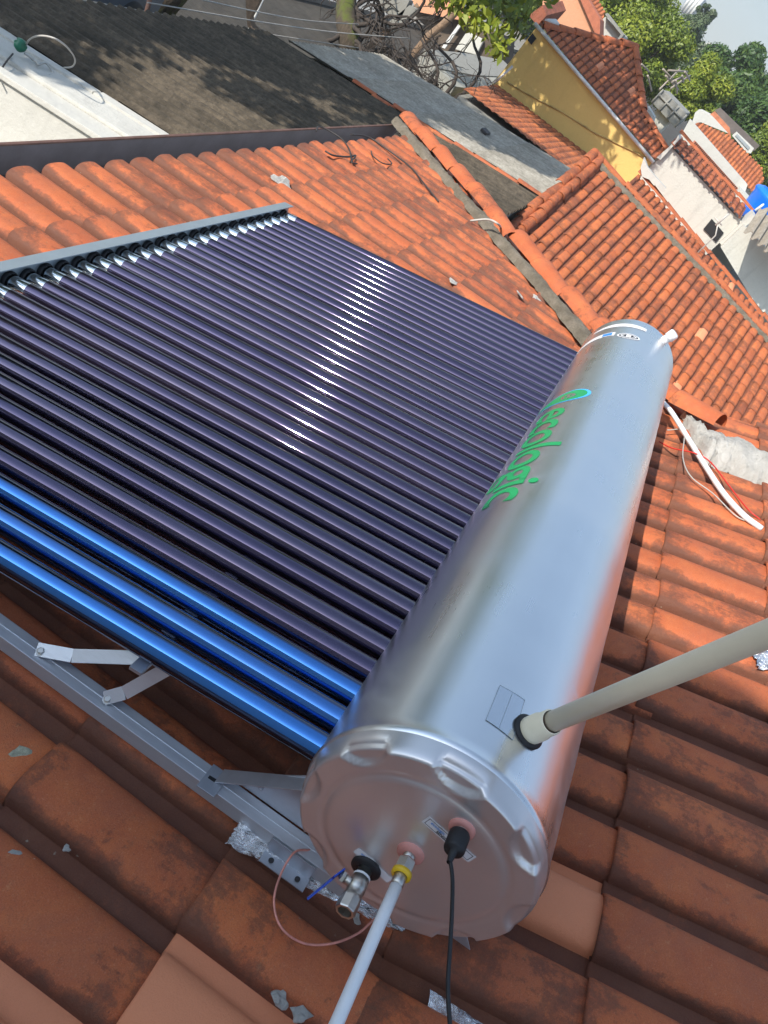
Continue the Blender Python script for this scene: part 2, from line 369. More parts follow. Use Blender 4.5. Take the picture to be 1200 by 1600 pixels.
# ------------------------------------------------------------------ roofs of clay tiles
def tiles(name, mat, parent, O, ex, ey, cols, rows, pw=.19, pl=.375, h=.05, bw=.148, th=.014, nu=15, jit=1., clips=(), new=(), over=.05, seed=0, **k):
    """O: point of the lip plane; ex: along the eave; ey: up the slope. cols, rows: index ranges."""
    O, ex, ey = [np.array(q, float) for q in (O, ex, ey)]; ex /= np.linalg.norm(ex); ey /= np.linalg.norm(ey)
    ez = np.cross(ex, ey); ez = ez if ez[2] > 0 else -ez
    rg = np.random.default_rng(seed+11)
    us = []; nb = nu-4
    for i in range(nb+1):
        a = math.pi*i/nb; cx = -math.cos(a); sx = math.sin(a)
        e = 2/2.9; us.append((bw/2*math.copysign(abs(cx)**e, cx), h*abs(sx)**e))
    us[0] = (-bw/2, -.004); us[-1] = (bw/2, .003)
    cw = pw-bw
    us += [(bw/2+cw*.35, 0.), (bw/2+cw*.75, .0), (bw/2+cw*1.6, .006)]
    us = np.array(us); n = len(us)
    uu = np.concatenate([np.linspace(0, .72, nb+1), [.82, .9, 1.]])
    L = pl+over
    prof = [(0., -th, 0.), (0., -.003, .001), (.006, 0., .0), (L*.5, -th*.5, 0.), (L, -th, 0.)]
    V = []; UV = []; T = []; F = []; SM = []
    base = 0; nf = []
    for r in range(*rows):
        for c in range(*cols):
            j = rg.normal(0, 1, 5)*jit; rot = j[0]*.0035; dx = j[1]*.003; dy = j[2]*.005; dz = j[3]*.002+th
            tin = float(np.clip(rg.normal(.5, .28), 0, 1)); rb = float(rg.random()); nw = 1. if (c, r) in new else (1. if rg.random() < .0015 else 0.)
            lipn = np.convolve(rg.normal(0, .0016, n+2), [.3, .4, .3], 'valid')*jit
            for (v, zo, _) in prof:
                sc_ = 1-.05*(v/L)
                x = us[:, 0]*sc_+c*pw+dx-rot*v; y = np.full(n, r*pl+v+dy); z = us[:, 1]*sc_-h+zo+dz
                if v == 0.: y = y+ (0.002 if zo < -.01 else 0)
                if v < .01: y = y+lipn
                V.append(O + x[:, None]*ex + y[:, None]*ey + z[:, None]*ez)
                UV.append(np.stack([uu, np.full(n, v/L)], 1)); T.append(np.tile([tin, nw, rb, 1.], (n, 1)))
            idx = np.arange(n-1)
            for q in range(len(prof)-1):
                a = base+q*n+idx; F.append(np.stack([a, a+1, a+1+n, a+n], 1))
            base += n*len(prof)
    V = np.concatenate(V); UV = np.concatenate(UV); T = np.concatenate(T); F = np.concatenate(F)
    me = bpy.data.meshes.new(name); me.from_pydata(V.tolist(), [], F.tolist())
    uvl = me.uv_layers.new(name='UVMap'); li = np.empty(len(me.loops), int); me.loops.foreach_get('vertex_index', li)
    uvl.data.foreach_set('uv', UV[li].astype(np.float32).ravel())
    ca = me.color_attributes.new('tint', 'FLOAT_COLOR', 'POINT'); ca.data.foreach_set('color', T.astype(np.float32).ravel())
    me.polygons.foreach_set('use_smooth', np.ones(len(me.polygons), bool)); me.update()
    if clips:
        b = bmesh.new(); b.from_mesh(me)
        for co, no in clips:
            bmesh.ops.bisect_plane(b, geom=b.verts[:]+b.edges[:]+b.faces[:], plane_co=tuple(co), plane_no=tuple(no), clear_outer=True)
        b.to_mesh(me); b.free()
    return link(name, me, mat, parent, world=parent is not None, **k)
def caps(mb, pts, r=.085, L=.40, ext=.04, seg=10, seed=0, up=(0, 0, 1), jit=1.):
    """row of half-round cap tiles running from pts[0] to pts[-1], each overlapping the one below"""
    rg = random.Random(seed); A = np.array(pts[0], float); B = np.array(pts[-1], float)
    d = B-A; T = np.linalg.norm(d); d /= T; n = max(1, int(round(T/L)))
    upv = np.array(up, float); s = np.cross(d, upv); s /= np.linalg.norm(s); u = np.cross(s, d)
    for i in range(n):
        a = A+d*(T*i/n); l = T/n+ext; tw = rg.gauss(0, .02)*jit; off = s*rg.gauss(0, .006)*jit+u*rg.gauss(0, .004)*jit
        vs = []; fs = []
        st = [(0., 1., -.014), (0., 1., 0.), (.012, 1.02, 0.), (l*.5, .94, 0.), (l, .86, 0.)]
        for t, sc_, dr in st:
            for k in range(seg+1):
                g = math.pi*k/seg; rr = r*sc_+dr
                vs.append(a+off+d*t+(s*math.cos(g)*rr+u*(math.sin(g)*rr*.85+.012*(1-t/l)))+s*tw*t)
        for q in range(len(st)-1):
            for k in range(seg): b0 = q*(seg+1)+k; fs.append((b0, b0+1, b0+seg+2, b0+seg+1))
        mb.add(vs, fs, True)
    return mb
def corrugated(name, mat, parent, O, ex, ey, wid, length, pitch=.15, amp=.022, th=.01, sheets=1.1, seed=0, **k):
    """ex across the waves, ey along them"""
    O, ex, ey = [np.array(q, float) for q in (O, ex, ey)]; ex /= np.linalg.norm(ex); ey /= np.linalg.norm(ey)
    ez = np.cross(ex, ey); ez = ez if ez[2] > 0 else -ez
    nx = int(wid/pitch*8); ns = max(1, int(round(length/sheets))); rg = np.random.default_rng(seed)
    V = []; F = []; b = 0; xs = np.linspace(0, wid, nx+1); z0 = amp*np.cos(2*math.pi*xs/pitch)
    sag = .012*np.cumsum(rg.normal(0, 1, nx+1))/8
    for s in range(ns):
        y0 = length*s/ns; y1 = length*(s+1)/ns+.1
        for y, dz in ((y0, -th+.012), (y0, .012), (y1, 0.)):
            V.append(O+xs[:, None]*ex+np.full(nx+1, y)[:, None]*ey+(z0+dz+sag*.3)[:, None]*ez)
        i = np.arange(nx)
        for q in range(2): a = b+q*(nx+1)+i; F.append(np.stack([a, a+1, a+nx+2, a+nx+1], 1))
        b += 3*(nx+1)
    me = bpy.data.meshes.new(name); me.from_pydata(np.concatenate(V).tolist(), [], np.concatenate(F).tolist())
    me.polygons.foreach_set('use_smooth', np.ones(len(me.polygons), bool)); me.update()
    return link(name, me, mat, parent, **k)
def blob_strip(mb, pts, wids, hts, side, up, seed=0, nu=7, sub=14):
    """uneven smear of mortar following pts, with width and height per point"""
    rg = np.random.default_rng(seed); P = spline(pts, sub); n = len(P)
    W = np.interp(np.linspace(0, len(pts)-1, n), range(len(pts)), wids); Hh = np.interp(np.linspace(0, len(pts)-1, n), range(len(pts)), hts)
    side = np.array(side, float); side /= np.linalg.norm(side); up = np.array(up, float); vs = []; fs = []
    sm_ = lambda a, k: np.convolve(np.pad(a, k, 'edge'), np.ones(2*k+1)/(2*k+1), 'valid')*math.sqrt(2*k+1)
    e1 = sm_(rg.normal(0, .14, n), 3); e2 = sm_(rg.normal(0, .14, n), 3); hn_ = np.stack([sm_(rg.normal(0, .22, n), 3) for _ in range(nu)], 1)
    for i in range(n):
        for j in range(nu):
            t = -1+2*j/(nu-1); wv = W[i]*(t+(e1[i] if t < 0 else e2[i])*abs(t))
            hgt = Hh[i]*(1-abs(t)**2.5)*(1+hn_[i, j])+rg.normal(0, .0015)-(.03 if abs(t) > .99 else 0)
            vs.append(P[i]+side*wv/2+up*hgt)
    for i in range(n-1):
        for j in range(nu-1): a = i*nu+j; fs.append((a, a+1, a+nu+1, a+nu))
    return mb.add(vs, fs, True)

# ------------------------------------------------------------------ ground and street (setting)
ZG = -4.0
MB().add([(-200, -200, ZG), (600, -200, ZG), (600, 300, ZG), (-200, 300, ZG)], [(0, 1, 2, 3)]).build('ground', M_GROUND, kind='structure')
MB().add([(-60, 12.2, ZG+.004), (160, 12.2, ZG+.004), (160, 19, ZG+.004), (-60, 19, ZG+.004)], [(0, 1, 2, 3)]).build('road', M_ASPH, kind='structure')
MB().box((50, 11.2, ZG+.07), (220, 2, .14)).build('pavement', M_PAVE, kind='structure')

# ------------------------------------------------------------------ our house: roof with a break under the tank
YB, ZB = -0.192, -0.2526                       # line where the slope changes
SL, SR = .237, .582
def zl(y): return ZB-SL*(y-YB)
def zr(y): return ZB-SR*(y-YB)
our = empty('tiled_house', (0, 0, ZG), label='foreground house with old orange clay tiles that carries the solar water heater', cat='house')
eyl = np.array([0, -1, SL]); eyl /= np.linalg.norm(eyl); eyr = np.array([0, -1, SR]); eyr /= np.linalg.norm(eyr)
def roofpt_l(s, x=0):  # s measured down the slope as in the heater frame
    y = -.1+.9732*s; return np.array([x, y, zl(y)])
hipA = np.array([6.55, 2.50, 0]); hipB = np.array([3.67, YB, 0])
hd = hipB-hipA; hn = np.array([-hd[1], hd[0], 0]); hn = hn if hn[0] > 0 else -hn
O = roofpt_l(.285)
roof = tiles('roof', M_TILE, our, O, (1, 0, 0), eyl, (-9, 37), (-6, 1), clips=[((*hipA[:2], 0), hn), ((0, YB-.03, 0), (0, -1, 0))],
             new={(-2, 0), (-3, -1)}, seed=3)
O2 = np.array([0, -.427*.866-.11, 0]); yy = hw((0, -.427, -.32+.18*.427))
O2 = np.array([0, yy[1], zr(yy[1])])
tiles('roof', M_TILE, our, O2, (1, 0, 0), eyr, (-9, 20), (-1, 9), pl=.377, clips=[((0, YB+.06, 0), (0, 1, 0)), ((3.55, 0, 0), (1, 0, 0))], new={(1, -1)}, seed=8)
# deck below the tiles, walls
dk = MB()
dk.prism([(-2.0, 2.34, zl(2.34)-.075), (-2.0, YB, ZB-.085), (-2.0, -3.6, zr(-3.6)-.085), (-2.0, -3.6, ZG), (-2.0, 2.34, ZG)], (5.4, 0, 0))
dk.prism([(3.4, 2.34, zl(2.34)-.075), (3.4, YB, ZB-.09), (3.4, YB, ZG), (3.4, 2.34, ZG)], (.02, 0, 0))
dk.build('wall', M_CREAMW, our, world=True)
dk = MB()   # house body under the hip
zz = lambda x, y: min(zl(y), zl(YB+(x-3.67)*(2.50-YB)/(6.55-3.67)))-.09
pts = [(3.42, YB), (3.65, YB), (6.3, 2.28), (6.3, 2.34), (3.42, 2.34)]
top = [(x, y, min(zl(y), 9)-.09) for x, y in pts]; bot = [(x, y, ZG) for x, y in pts]
n5 = len(pts); dk.add(top+bot, [tuple(range(n5)), tuple(range(2*n5-1, n5-1, -1))]+[(i, (i+1) % n5, n5+(i+1) % n5, n5+i) for i in range(n5)])
dk.build('wall', M_CREAMW, our, world=True)
# far hip slope (turned away from the picture)
ex2 = np.array([0, 1, 0]); ey2 = np.array([-1, 0, SL*.93]);
tiles('roof', M_TILE, our, (6.6, 0, zl(2.55)), ex2, ey2, (-2, 15), (0, 8), clips=[((*hipA[:2], 0), -hn), ((0, YB, 0), (0, -1, 0)), ((0, 2.5, 0), (0, 1, 0))], seed=5)
# hip caps: lower end first
cm = MB()
p0 = np.array([6.62, 2.56, zl(2.56)+.015]); p1 = np.array([3.72, YB+.05, ZB+.03])
caps(cm, [p0, p1], r=.10, L=.42, seed=4, jit=2.2)
p2 = onp(1052, 632, (0, SR, 1), ZB+SR*YB+.06); p3 = onp(1112, 660, (0, SR, 1), ZB+SR*YB+.06)
caps(cm, [p1+np.array([-.02, 0, 0]), p2], r=.095, L=.4, seed=5); caps(cm, [p2, p3], r=.09, L=.4, seed=6)
b = cm.bm(); me = bpy.data.meshes.new('hip_cap_tiles'); b.to_mesh(me); b.free()
def tint_attr(me, f=.5, spread=.18, new=0.):
    n = len(me.vertices); a = np.tile([f, new, .5, 1.], (n, 1)); 
    co = np.empty(n*3); me.vertices.foreach_get('co', co); co = co.reshape(-1, 3)
    a[:, 0] += spread*np.sin(co[:, 0]*9+co[:, 1]*7); a[:, 2] += .3*np.sin(co[:, 1]*5+1)
    me.color_attributes.new('tint', 'FLOAT_COLOR', 'POINT').data.foreach_set('color', a.astype(np.float32).ravel())
    uv = me.uv_layers.new(name='UVMap'); uv.data.foreach_set('uv', np.full(len(me.loops)*2, .45, np.float32))
tint_attr(me, .3, .3); link('hip_cap_tiles', me, M_TILE, our, world=True)
mm = MB(); sd = np.cross(p1-p0, (0, 0, 1)); sd /= np.linalg.norm(sd); sd = sd if sd[0] < 0 else -sd
q = [p0*(1-t)+p1*t+sd*.15+np.array([0, 0, -.035]) for t in np.linspace(.02, 1, 9)]
blob_strip(mm, q, [.10, .17, .15, .10, .12, .16, .10, .15, .22], [.03]*9, sd, (0, 0, 1), 2)
mm.build('mortar_bed', M_MORT, our, world=True, recalc=False)
# fresh mortar over the junction, right of the tank
mp = lambda x, y, h=.03: onp(x, y, (0, SR, 1), ZB+SR*YB+h)
mm = MB(); c1 = [mp(*q) for q in [(1068, 652), (1085, 676), (1108, 695), (1135, 707), (1175, 722), (1215, 742), (1262, 775)]]
blob_strip(mm, c1, [.12, .24, .32, .34, .36, .36, .3], [.03, .045, .05, .05, .045, .045, .03], (1, .15, 0), (0, SR*.5, 1), 6, nu=9)
mm.build('mortar_patch', M_FRESH, our, world=True, recalc=False)
mm = MB(); blob_strip(mm, [p0+np.array([.02, -.02, -.02]), p0+np.array([-.1, -.05, -.03]), p0+np.array([-.22, -.04, -.05])], [.12, .16, .05], [.02, .03, .01], (0, 1, -.2), (0, 0, 1), 9)
mm.build('mortar_patch', M_FRESH, our, world=True, recalc=False)
# eave gutter wall
g = MB(); yg = 2.60
gz = aty(0, 232, yg)[2]; gz2 = aty(600, 196, yg)[2]; gt = (gz+gz2)/2
g.box((2.25, yg+.012, gt-.40), (8.8, .022, .80)).box((2.25, 2.50, gt-.16), (8.8, .18, .012))
g.build('gutter', M_GUT, our, world=True)
MB().box((2.25, yg+.008, gt+.004), (8.82, .016, .010)).build('gutter_edge', M_RUST, our, world=True, bevel=.004)

# ------------------------------------------------------------------ the solar water heater (its own frame: x along tank, y down the tubes)
PX = .075; ZT = .022; RT = .214
ht = empty('solar_water_heater', (0, 0, 0), (-TH, 0, 0), label='solar water heater with a brushed steel tank and a bed of violet glass vacuum tubes', cat='solar heater')
# tank barrel
tk = MB(); prof = [(-.062, .2115), (-.058, .2155), (-.050, .2150), (-.046, .2137)]
prof += [(x, .2137+.0004*math.sin(x*40)) for x in np.linspace(-.03, 2.74, 60)] + [(2.75, .2155), (2.773, .2145)]
tk.lathe(prof, (0, 0, ZT), (1, 0, 0), 96)
tank = tk.build('tank', M_TANK, ht, recalc=True)
# end caps with eight pressed scallops and a ring groove
def endcap(x0, sgn, name):
    mb = MB(); nr = 44; na = 192; vs = []; fs = []
    rs = np.concatenate([np.linspace(0, .19, 34), np.linspace(.1935, .2075, 8)])
    def hgt(r, a):
        z = 0.
        z -= .0035*math.exp(-((r-.160)/.006)**2)*(1 if True else 0)            # ring groove
        z += .0025/(1+math.exp((r-.160)/.004))
        k = (a-math.radians(46)) % (math.pi/4); k = min(k, math.pi/4-k)
        dx = r*math.sin(k); dy = r*math.cos(k)-.214
        d = math.sqrt((dx/.046)**2+(dy/.037)**2)
        if d < 1.25:
            z -= .0080*(1/(1+math.exp((d-.95)/.03)))
            z += .0015*math.exp(-((d-1.06)/.08)**2)
        z -= max(0, (r-.200)/.0075)**2.2*.010
        return z
    for i, r in enumerate(rs):
        for j in range(na):
            a = 2*math.pi*j/na; vs.append((x0-sgn*hgt(r, a)*-1 if sgn < 0 else x0+hgt(r, a), r*math.cos(a), ZT+r*math.sin(a)))
    vs = []
    for i, r in enumerate(rs):
        for j in range(na):
            a = 2*math.pi*j/na; vs.append((x0+sgn*hgt(r, a), r*math.cos(a), ZT+r*math.sin(a)))
    n = len(rs)
    for i in range(n-1):
        for j in range(na): j2 = (j+1) % na; fs.append((i*na+j, i*na+j2, (i+1)*na+j2, (i+1)*na+j))
    for j in range(na):                                                     # skirt
        a = 2*math.pi*j/na; vs.append((x0-sgn*.018, .2095*math.cos(a), ZT+.2095*math.sin(a)))
    for j in range(na):
        a = 2*math.pi*j/na; vs.append((x0-sgn*.041, .2125*math.cos(a), ZT+.2125*math.sin(a)))
    for q in (n-1, n):
        for j in range(na): j2 = (j+1) % na; fs.append((q*na+j, q*na+j2, (q+1)*na+j2, (q+1)*na+j))
    mb.add(vs, fs, True); return mb.build(name, M_CAP, tank, recalc=True)
endcap(-.103, -1, 'end_cap'); endcap(2.773+.041, 1, 'end_cap')
# the tubes: first one built, the rest copied with their tips and rings
def tubemesh(mat):
    mb = MB(); ys = [.17]+list(np.linspace(.25, 1.715, 14)); mb.tube([(0, y, 0) for y in ys], .0285, 24, caps=False)
    return mb
def mktube():
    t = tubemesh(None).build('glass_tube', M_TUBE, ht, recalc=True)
    mb = MB(); mb.tube([(0, 1.715, 0), (0, 1.768, 0), (0, 1.785, 0), (0, 1.80, 0)], [.0285, .028, .025, .018], 20, caps=False)
    tip = mb.build('silvered_tip', M_TIP, t)
    mb = MB(); mb.lathe([(0, .0295), (.003, .033), (.010, .0345), (.016, .032), (.012, .022)], (0, 1.784, 0), (0, 1, 0), 20)
    mb.build('rubber_ring', M_RUB, t)
    mb = MB(); mb.tube(spline([(.03, 1.70, -.002), (.034, 1.735, .010), (.044, 1.745, .006), (.042, 1.79, .004)], 5), .0016, 6)
    mb.build('retaining_clip', M_CHROME, t)
    return t
proto = mktube(); tubeb = None
for i in range(36):
    if i == 0: t = proto
    else:
        t = proto.copy(); COL.objects.link(t); t.parent = ht
        for ch in list(proto.children):
            c = ch.copy(); COL.objects.link(c); c.parent = t
    t.location = (i*PX, 0, 0); t.rotation_euler = (0, rng.uniform(0, 6.28), 0) if False else (rng.normal(0, .0011), 0, rng.normal(0, .0014))
    t['group'] = 'vacuum tubes of the solar heater'
    if i < 3:
        if tubeb is None: tubeb = proto.data.copy(); tubeb.materials.clear(); tubeb.materials.append(M_TUBEB)
        t['label'] = 'bright blue vacuum tube at the near edge of the bed'
blue = [o for o in ht.children if o.name.startswith('glass_tube') and o.location[0] < 2.5*PX]
for o in blue: o.data = tubeb
# tail rail
rl = MB(); rl.box((1.31, 1.815, .005), (2.76, .03, .085)); rl.box((1.31, 1.803, .0485), (2.76, .052, .004))
rl.build('tail_rail', M_RAIL, ht, bevel=.0015)
# frame under the tubes
zt_ = lambda y: -.146-.052/.443*(.805-y)*1.0        # top of the roof rail
def dirbox(mb, A, B, wd, hg, up=(0, 0, 1)):
    A = np.array(A, float); B = np.array(B, float); d = B-A; L = np.linalg.norm(d); d /= L
    u = np.array(up, float); s = np.cross(d, u); s /= np.linalg.norm(s); u = np.cross(s, d)
    return mb.box((A+B)/2, (L, wd, hg), np.stack([d, s, u], 1))
for x in (-.035, 1.30, 2.68):
    mb = MB(); A = (x, .035, zt_(.035)-.020); B = (x, 1.80, zt_(1.80)-.020)
    dirbox(mb, A, B, .042, .038)
    o = mb.build('roof_rail', M_ALU, ht, bevel=.0015)
    mb = MB(); d = np.array(B)-np.array(A); d /= np.linalg.norm(d)
    up = np.cross((1, 0, 0), d); up = up if up[2] > 0 else -up
    for sx in (.002,):
        dirbox(mb, np.array(A)+up*.0195+np.array([sx, 0, 0]), np.array(B)+up*.0195+np.array([sx, 0, 0]), .0022 if sx > 0 else .005, .002)
    mb.build('rail_rib', M_ALU, o)
for x in (0.03, 1.33, 2.60):
    mb = MB(); dirbox(mb, (x-.012, .16, -.045), (x-.012, 1.80, -.045), .022, .018); mb.build('frame_side', M_ALU, ht, bevel=.0015)
mb = MB().box((1.31, .585, -.036), (2.70, .026, .008)); cb = mb.build('cross_bar', M_GALV, ht)
mb = MB()
for i in range(36): mb.box((i*PX+.0375, .585, -.024), (.020, .030, .018))
mb.build('tube_clip', M_GALV, cb, bevel=.003)
# two flat braces with bolts
for A, B in (((-.036, .795, zt_(.795)+.006), (.006, .585, -.040)), ((-.036, .632, zt_(.632)+.006), (.006, .545, -.040))):
    A = np.array(A); B = np.array(B); mb = MB()
    d = B-A; dn = d/np.linalg.norm(d)
    K = A+d*.30+np.array([0, 0, -.006]); A2 = A-np.array([0, dn[1], 0])*.012
    for P0, P1 in ((A2, K), (K, B)): dirbox(mb, P0, P1, .027, .003, up=(-.62, -.35, 1))
    o = mb.build('brace', M_ALU, ht, bevel=.0008)
    mb = MB(); up = np.array([-.35, -.1, 1.]); up /= np.linalg.norm(up)
    mb.lathe([(0, .0095), (.002, .0095), (.002, .0001)], A+up*.001, up, 20, False).lathe([(.002, .0068), (.0075, .0068), (.0085, .0055), (.0085, .0001)], A, up, 6, False)
    mb.build('bolt', M_CHROME, o)
# support bracket plate between rail and tank
mb = MB(); yA = .36
P = [(-.012, yA, zt_(yA)+.001), (-.012, .19, -.050), (-.012, .12, -.02), (-.012, -.14, -.17), (-.012, -.20, zt_(-.2)+.001)]
mb.prism(P, (.003, 0, 0))
o = mb.build('support_bracket', M_GALV, ht, bevel=.0008)
mb = MB(); dirbox(mb, (-.026, yA+.01, zt_(yA)+.006), (-.026, .17, -.046), .034, .003, up=(0, .5, 1)); dirbox(mb, (-.040, yA+.034, zt_(yA+.034)+.002), (-.040, yA-.006, zt_(yA-.006)+.003), .058, .003)
mb.build('flange', M_GALV, o, bevel=.001)
mb = MB(); mb.tube(spline([(-.0135, yA-.075, zt_(yA)+.022), (-.0135, yA-.070, zt_(yA)+.034), (-.0135, .20, -.078), (-.0135, .185, -.090)], 6), .005, 8); mb.build('pressed_rib', M_GALV, o)
mb = MB().box((-.040, yA+.018, zt_(yA+.018)+.0045), (.007, .016, .0015)); mb.build('slot', M_DARK, o)
# saddle plates on the roof rail
mb = MB(); dirbox(mb, (-.074, .225, -.258), (-.074, .125, -.270), .03, .003); dirbox(mb, (-.060, .225, -.238), (-.060, .125, -.250), .003, .042)
o = mb.build('saddle_plate', M_GALV, ht, bevel=.0006)
mb = MB()
for y in (.205, .145): mb.lathe([(0, .0055), (.0022, .0055), (.0022, .0001)], (-.076, y, -.2585-.1*(.205-y)), (0, .1, 1), 14, False)
mb.build('bolt_hole', M_DARK, o)
# fittings on the near cap. cap face x = -.103
def fx(y, z): return np.array([-.103, y, ZT+z])
AX = (-1, 0, 0)
# hot water fitting
c = fx(0, 0); mb = MB().lathe([(0, .024), (.006, .023), (.009, .017), (.009, .009)], c, AX, 28); w1 = mb.build('washer', M_PINK, tank)
mb = MB().lathe([(0, .0105), (.014, .0105), (.014, .0095), (.017, .0105), (.017, .0001)], c+np.array([-.008, 0, 0]), AX, 24); mb.build('threaded_nipple', M_CHROME, tank)
# sensor socket
c2 = fx(-.045, .115); mb = MB().lathe([(0, .022), (.006, .021), (.008, .016), (.008, .009)], c2, AX, 28); mb.build('washer', M_PINK, tank)
mb = MB().lathe([(0, .011), (.024, .011), (.024, .0001)], c2, AX, 24); mb.build('sensor_well', M_CHROME, tank)
# ball valve
c3 = fx(.049, -.095); mb = MB().lathe([(0, .020), (.003, .027), (.007, .027), (.010, .022), (.010, .013)], c3, AX, 30); fl = mb.build('flange_washer', M_RUB, tank)
mb = MB().lathe([(.008, .0125), (.020, .0125), (.0205, .0135), (.023, .0150), (.032, .0150), (.033, .0160), (.050, .0163), (.051, .0150), (.062, .0150), (.063, .0163), (.068, .0163)], c3, AX, 32)
mb.lathe([(.068, .0178), (.090, .0178), (.092, .0168), (.092, .0125), (.074, .0115), (.074, .0001)], c3, AX, 8, False)
valve = mb.build('ball_valve', M_CHROME, tank)
mb = MB().lathe([(.0225, .0153), (.0245, .0157), (.027, .0153)], c3, AX, 32); mb.build('tape_ring', M_WPLA, valve)
st = c3+np.array([-.045, .014, .004]); dv = np.array([0, 1, .15]); dv /= np.linalg.norm(dv)
mb = MB().lathe([(0, .008), (.010, .008), (.010, .006), (.020, .006), (.020, .0001)], st, dv, 16); mb.lathe([(.011, .0095), (.017, .0095), (.0175, .0001)], st, dv, 6, False)
mb.build('valve_stem', M_CHROME, valve)
mb = MB(); e = st+dv*.018; dirbox(mb, e+np.array([.010, 0, 0]), e+np.array([-.012, .010, -.002]), .018, .003, up=(0, 1, .1)); dirbox(mb, e+np.array([-.012, .010, -.002]), e+np.array([-.048, .030, -.030]), .014, .003, up=(0, 1, .1))
mb.build('blue_lever', M_BLUE, valve, bevel=.0008)
# stickers on the cap
def sticker(name, mat, pts, off=.0006, parent=tank, **k):
    mb = MB(); mb.prism([(-.1060-off, y, z+ZT) for y, z in pts], (.0004, 0, 0)); return mb.build(name, mat, parent, **k)
def off_axis(A, B, w):  # strip from A to B (y,z) with width w
    A = np.array(A); B = np.array(B); d = (B-A)/np.linalg.norm(B-A); s = np.array([-d[1], d[0]])*w/2
    return [tuple(A-s), tuple(B-s), tuple(B+s), tuple(A+s)], d, s
def text_mesh(txt, size, mat_off=0., spacing=1.):
    cu = bpy.data.curves.new('txt', 'FONT'); cu.body = txt; cu.size = size; cu.offset = mat_off; cu.space_character = spacing; cu.resolution_u = 6
    o = bpy.data.objects.new('txt', cu); COL.objects.link(o)
    dg = bpy.context.evaluated_depsgraph_get(); dg.update()
    me = bpy.data.meshes.new_from_object(o.evaluated_get(dg)); bpy.data.objects.remove(o); bpy.data.curves.remove(cu); return me
def cap_text(txt, size, A, d, parent, name, mat, off=.0012, bold=0.):
    me = text_mesh(txt, size, bold); A = np.array(A); s = np.array([-d[1], d[0]])
    # seen from -x, right is +(-y): text runs along d, letters up along the side that has larger z
    up = s if s[1] > 0 else -s
    for v in me.vertices:
        q = A+d*v.co.x+up*v.co.y; v.co = (-.1060-off, q[0], q[1]+ZT)
    me.name = name; return link(name, me, mat, parent)
pts, d, s_ = off_axis((.009, .0915), (-.084, .0655), .021)
lab = sticker('sensor_label', M_STK, pts)
inn = MB()
for (a, b) in (((.004, .0985), (-.085, .0735)), ((.010, .0825), (-.078, .0580))):
    pass
A0 = np.array([.005, .0905]); B0 = np.array([-.080, .0667]); sn = s_/np.linalg.norm(s_)
for o_ in (-.0075, .0075):
    pp, _, _ = off_axis(A0+sn*o_, B0+sn*o_, .0009); sticker('print_border', M_INK, pp, .0009, lab)
for e_ in (A0, B0):
    pp, _, _ = off_axis(e_-sn*.0075, e_+sn*.0075, .0009); sticker('print_border', M_INK, pp, .0009, lab)
dd = (B0-A0)/np.linalg.norm(B0-A0); upn = sn if sn[1] > 0 else -sn
cap_text('ecologic', .0085, A0+dd*.006+upn*.0005, dd, lab, 'print', M_STKB, bold=.0001)
cap_text('SENSOR', .0075, A0+dd*.022-upn*.0062, dd, lab, 'print', M_INK, bold=.0002)
pts, d, s_ = off_axis((.078, -.0685), (.004, -.0925), .018)
lab2 = sticker('torn_label', M_STK, [pts[0], (pts[0][0]-.03, pts[0][1]-.006), (pts[0][0]-.04, pts[0][1]-.013), pts[1], pts[2], pts[3]])
A1 = np.array([.074, -.0685]); dd = (np.array([.004, -.0915])-A1); dd /= np.linalg.norm(dd)
cap_text('ecologic', .008, A1+dd*.006, dd, lab2, 'print', M_STKB, bold=.0001)
# printing wrapped round the barrel
def on_tank(x, ang, r=RT+.0006): a = math.radians(ang); return (x, r*math.cos(a), ZT+r*math.sin(a))
def wrap(me_or_poly, name, mat, x0, a0, parent=tank, lift=.0008, **k):
    """2-D shape: u runs towards the near end of the tank, v up round the barrel"""
    b = bmesh.new()
    if isinstance(me_or_poly, list):
        vs = [b.verts.new((u, v, 0)) for u, v in me_or_poly]; b.faces.new(vs)
    else: b.from_mesh(me_or_poly)
    bmesh.ops.triangulate(b, faces=b.faces[:])
    v0 = min(v.co.y for v in b.verts); v1 = max(v.co.y for v in b.verts)
    y = v0+.006
    while y < v1:
        bmesh.ops.bisect_plane(b, geom=b.verts[:]+b.edges[:]+b.faces[:], plane_co=(0, y, 0), plane_no=(0, 1, 0)); y += .006
    for v in b.verts:
        v.co = on_tank(x0-v.co.x, a0+math.degrees(v.co.y/RT), RT+lift)
    me = bpy.data.meshes.new(name); b.to_mesh(me); b.free(); return link(name, me, mat, parent, **k)
t_ = text_mesh('ecologic', .200, .0026, .93)
wd_ = max(v.co.x for v in t_.vertices); 
for v in t_.vertices: v.co.x *= .745/wd_
wrap(t_, 'tank_lettering', M_GRN, 1.545, 27.)
def teardrop(sc_=1., n=40, L=.205, w=.068):
    out = []
    for i in range(n):
        t = i/n*2*math.pi; x = math.cos(t); 
        v = (x*.5+.5)                 # 1 at round end, 0 at the tail
        y = math.sin(t)*(v**.75)*1.15
        out.append((y*w*sc_, (v-.5)*L*sc_))
    return out
td = teardrop(); ox, oa = 1.650, 38.
wrap([(u-(v)*.12, v) for u, v in teardrop(1.07)], 'logo_border', M_SKYB, ox, oa, lift=.0006)
lg = wrap([(u-(v)*.12, v) for u, v in teardrop(.96)], 'logo_leaf', M_GRN, ox, oa, lift=.0009)
te = text_mesh('e', .105, .002)
cx_ = sum(v.co.x for v in te.vertices)/len(te.vertices)
for v in te.vertices: v.co.x = (v.co.x-cx_)*1.0
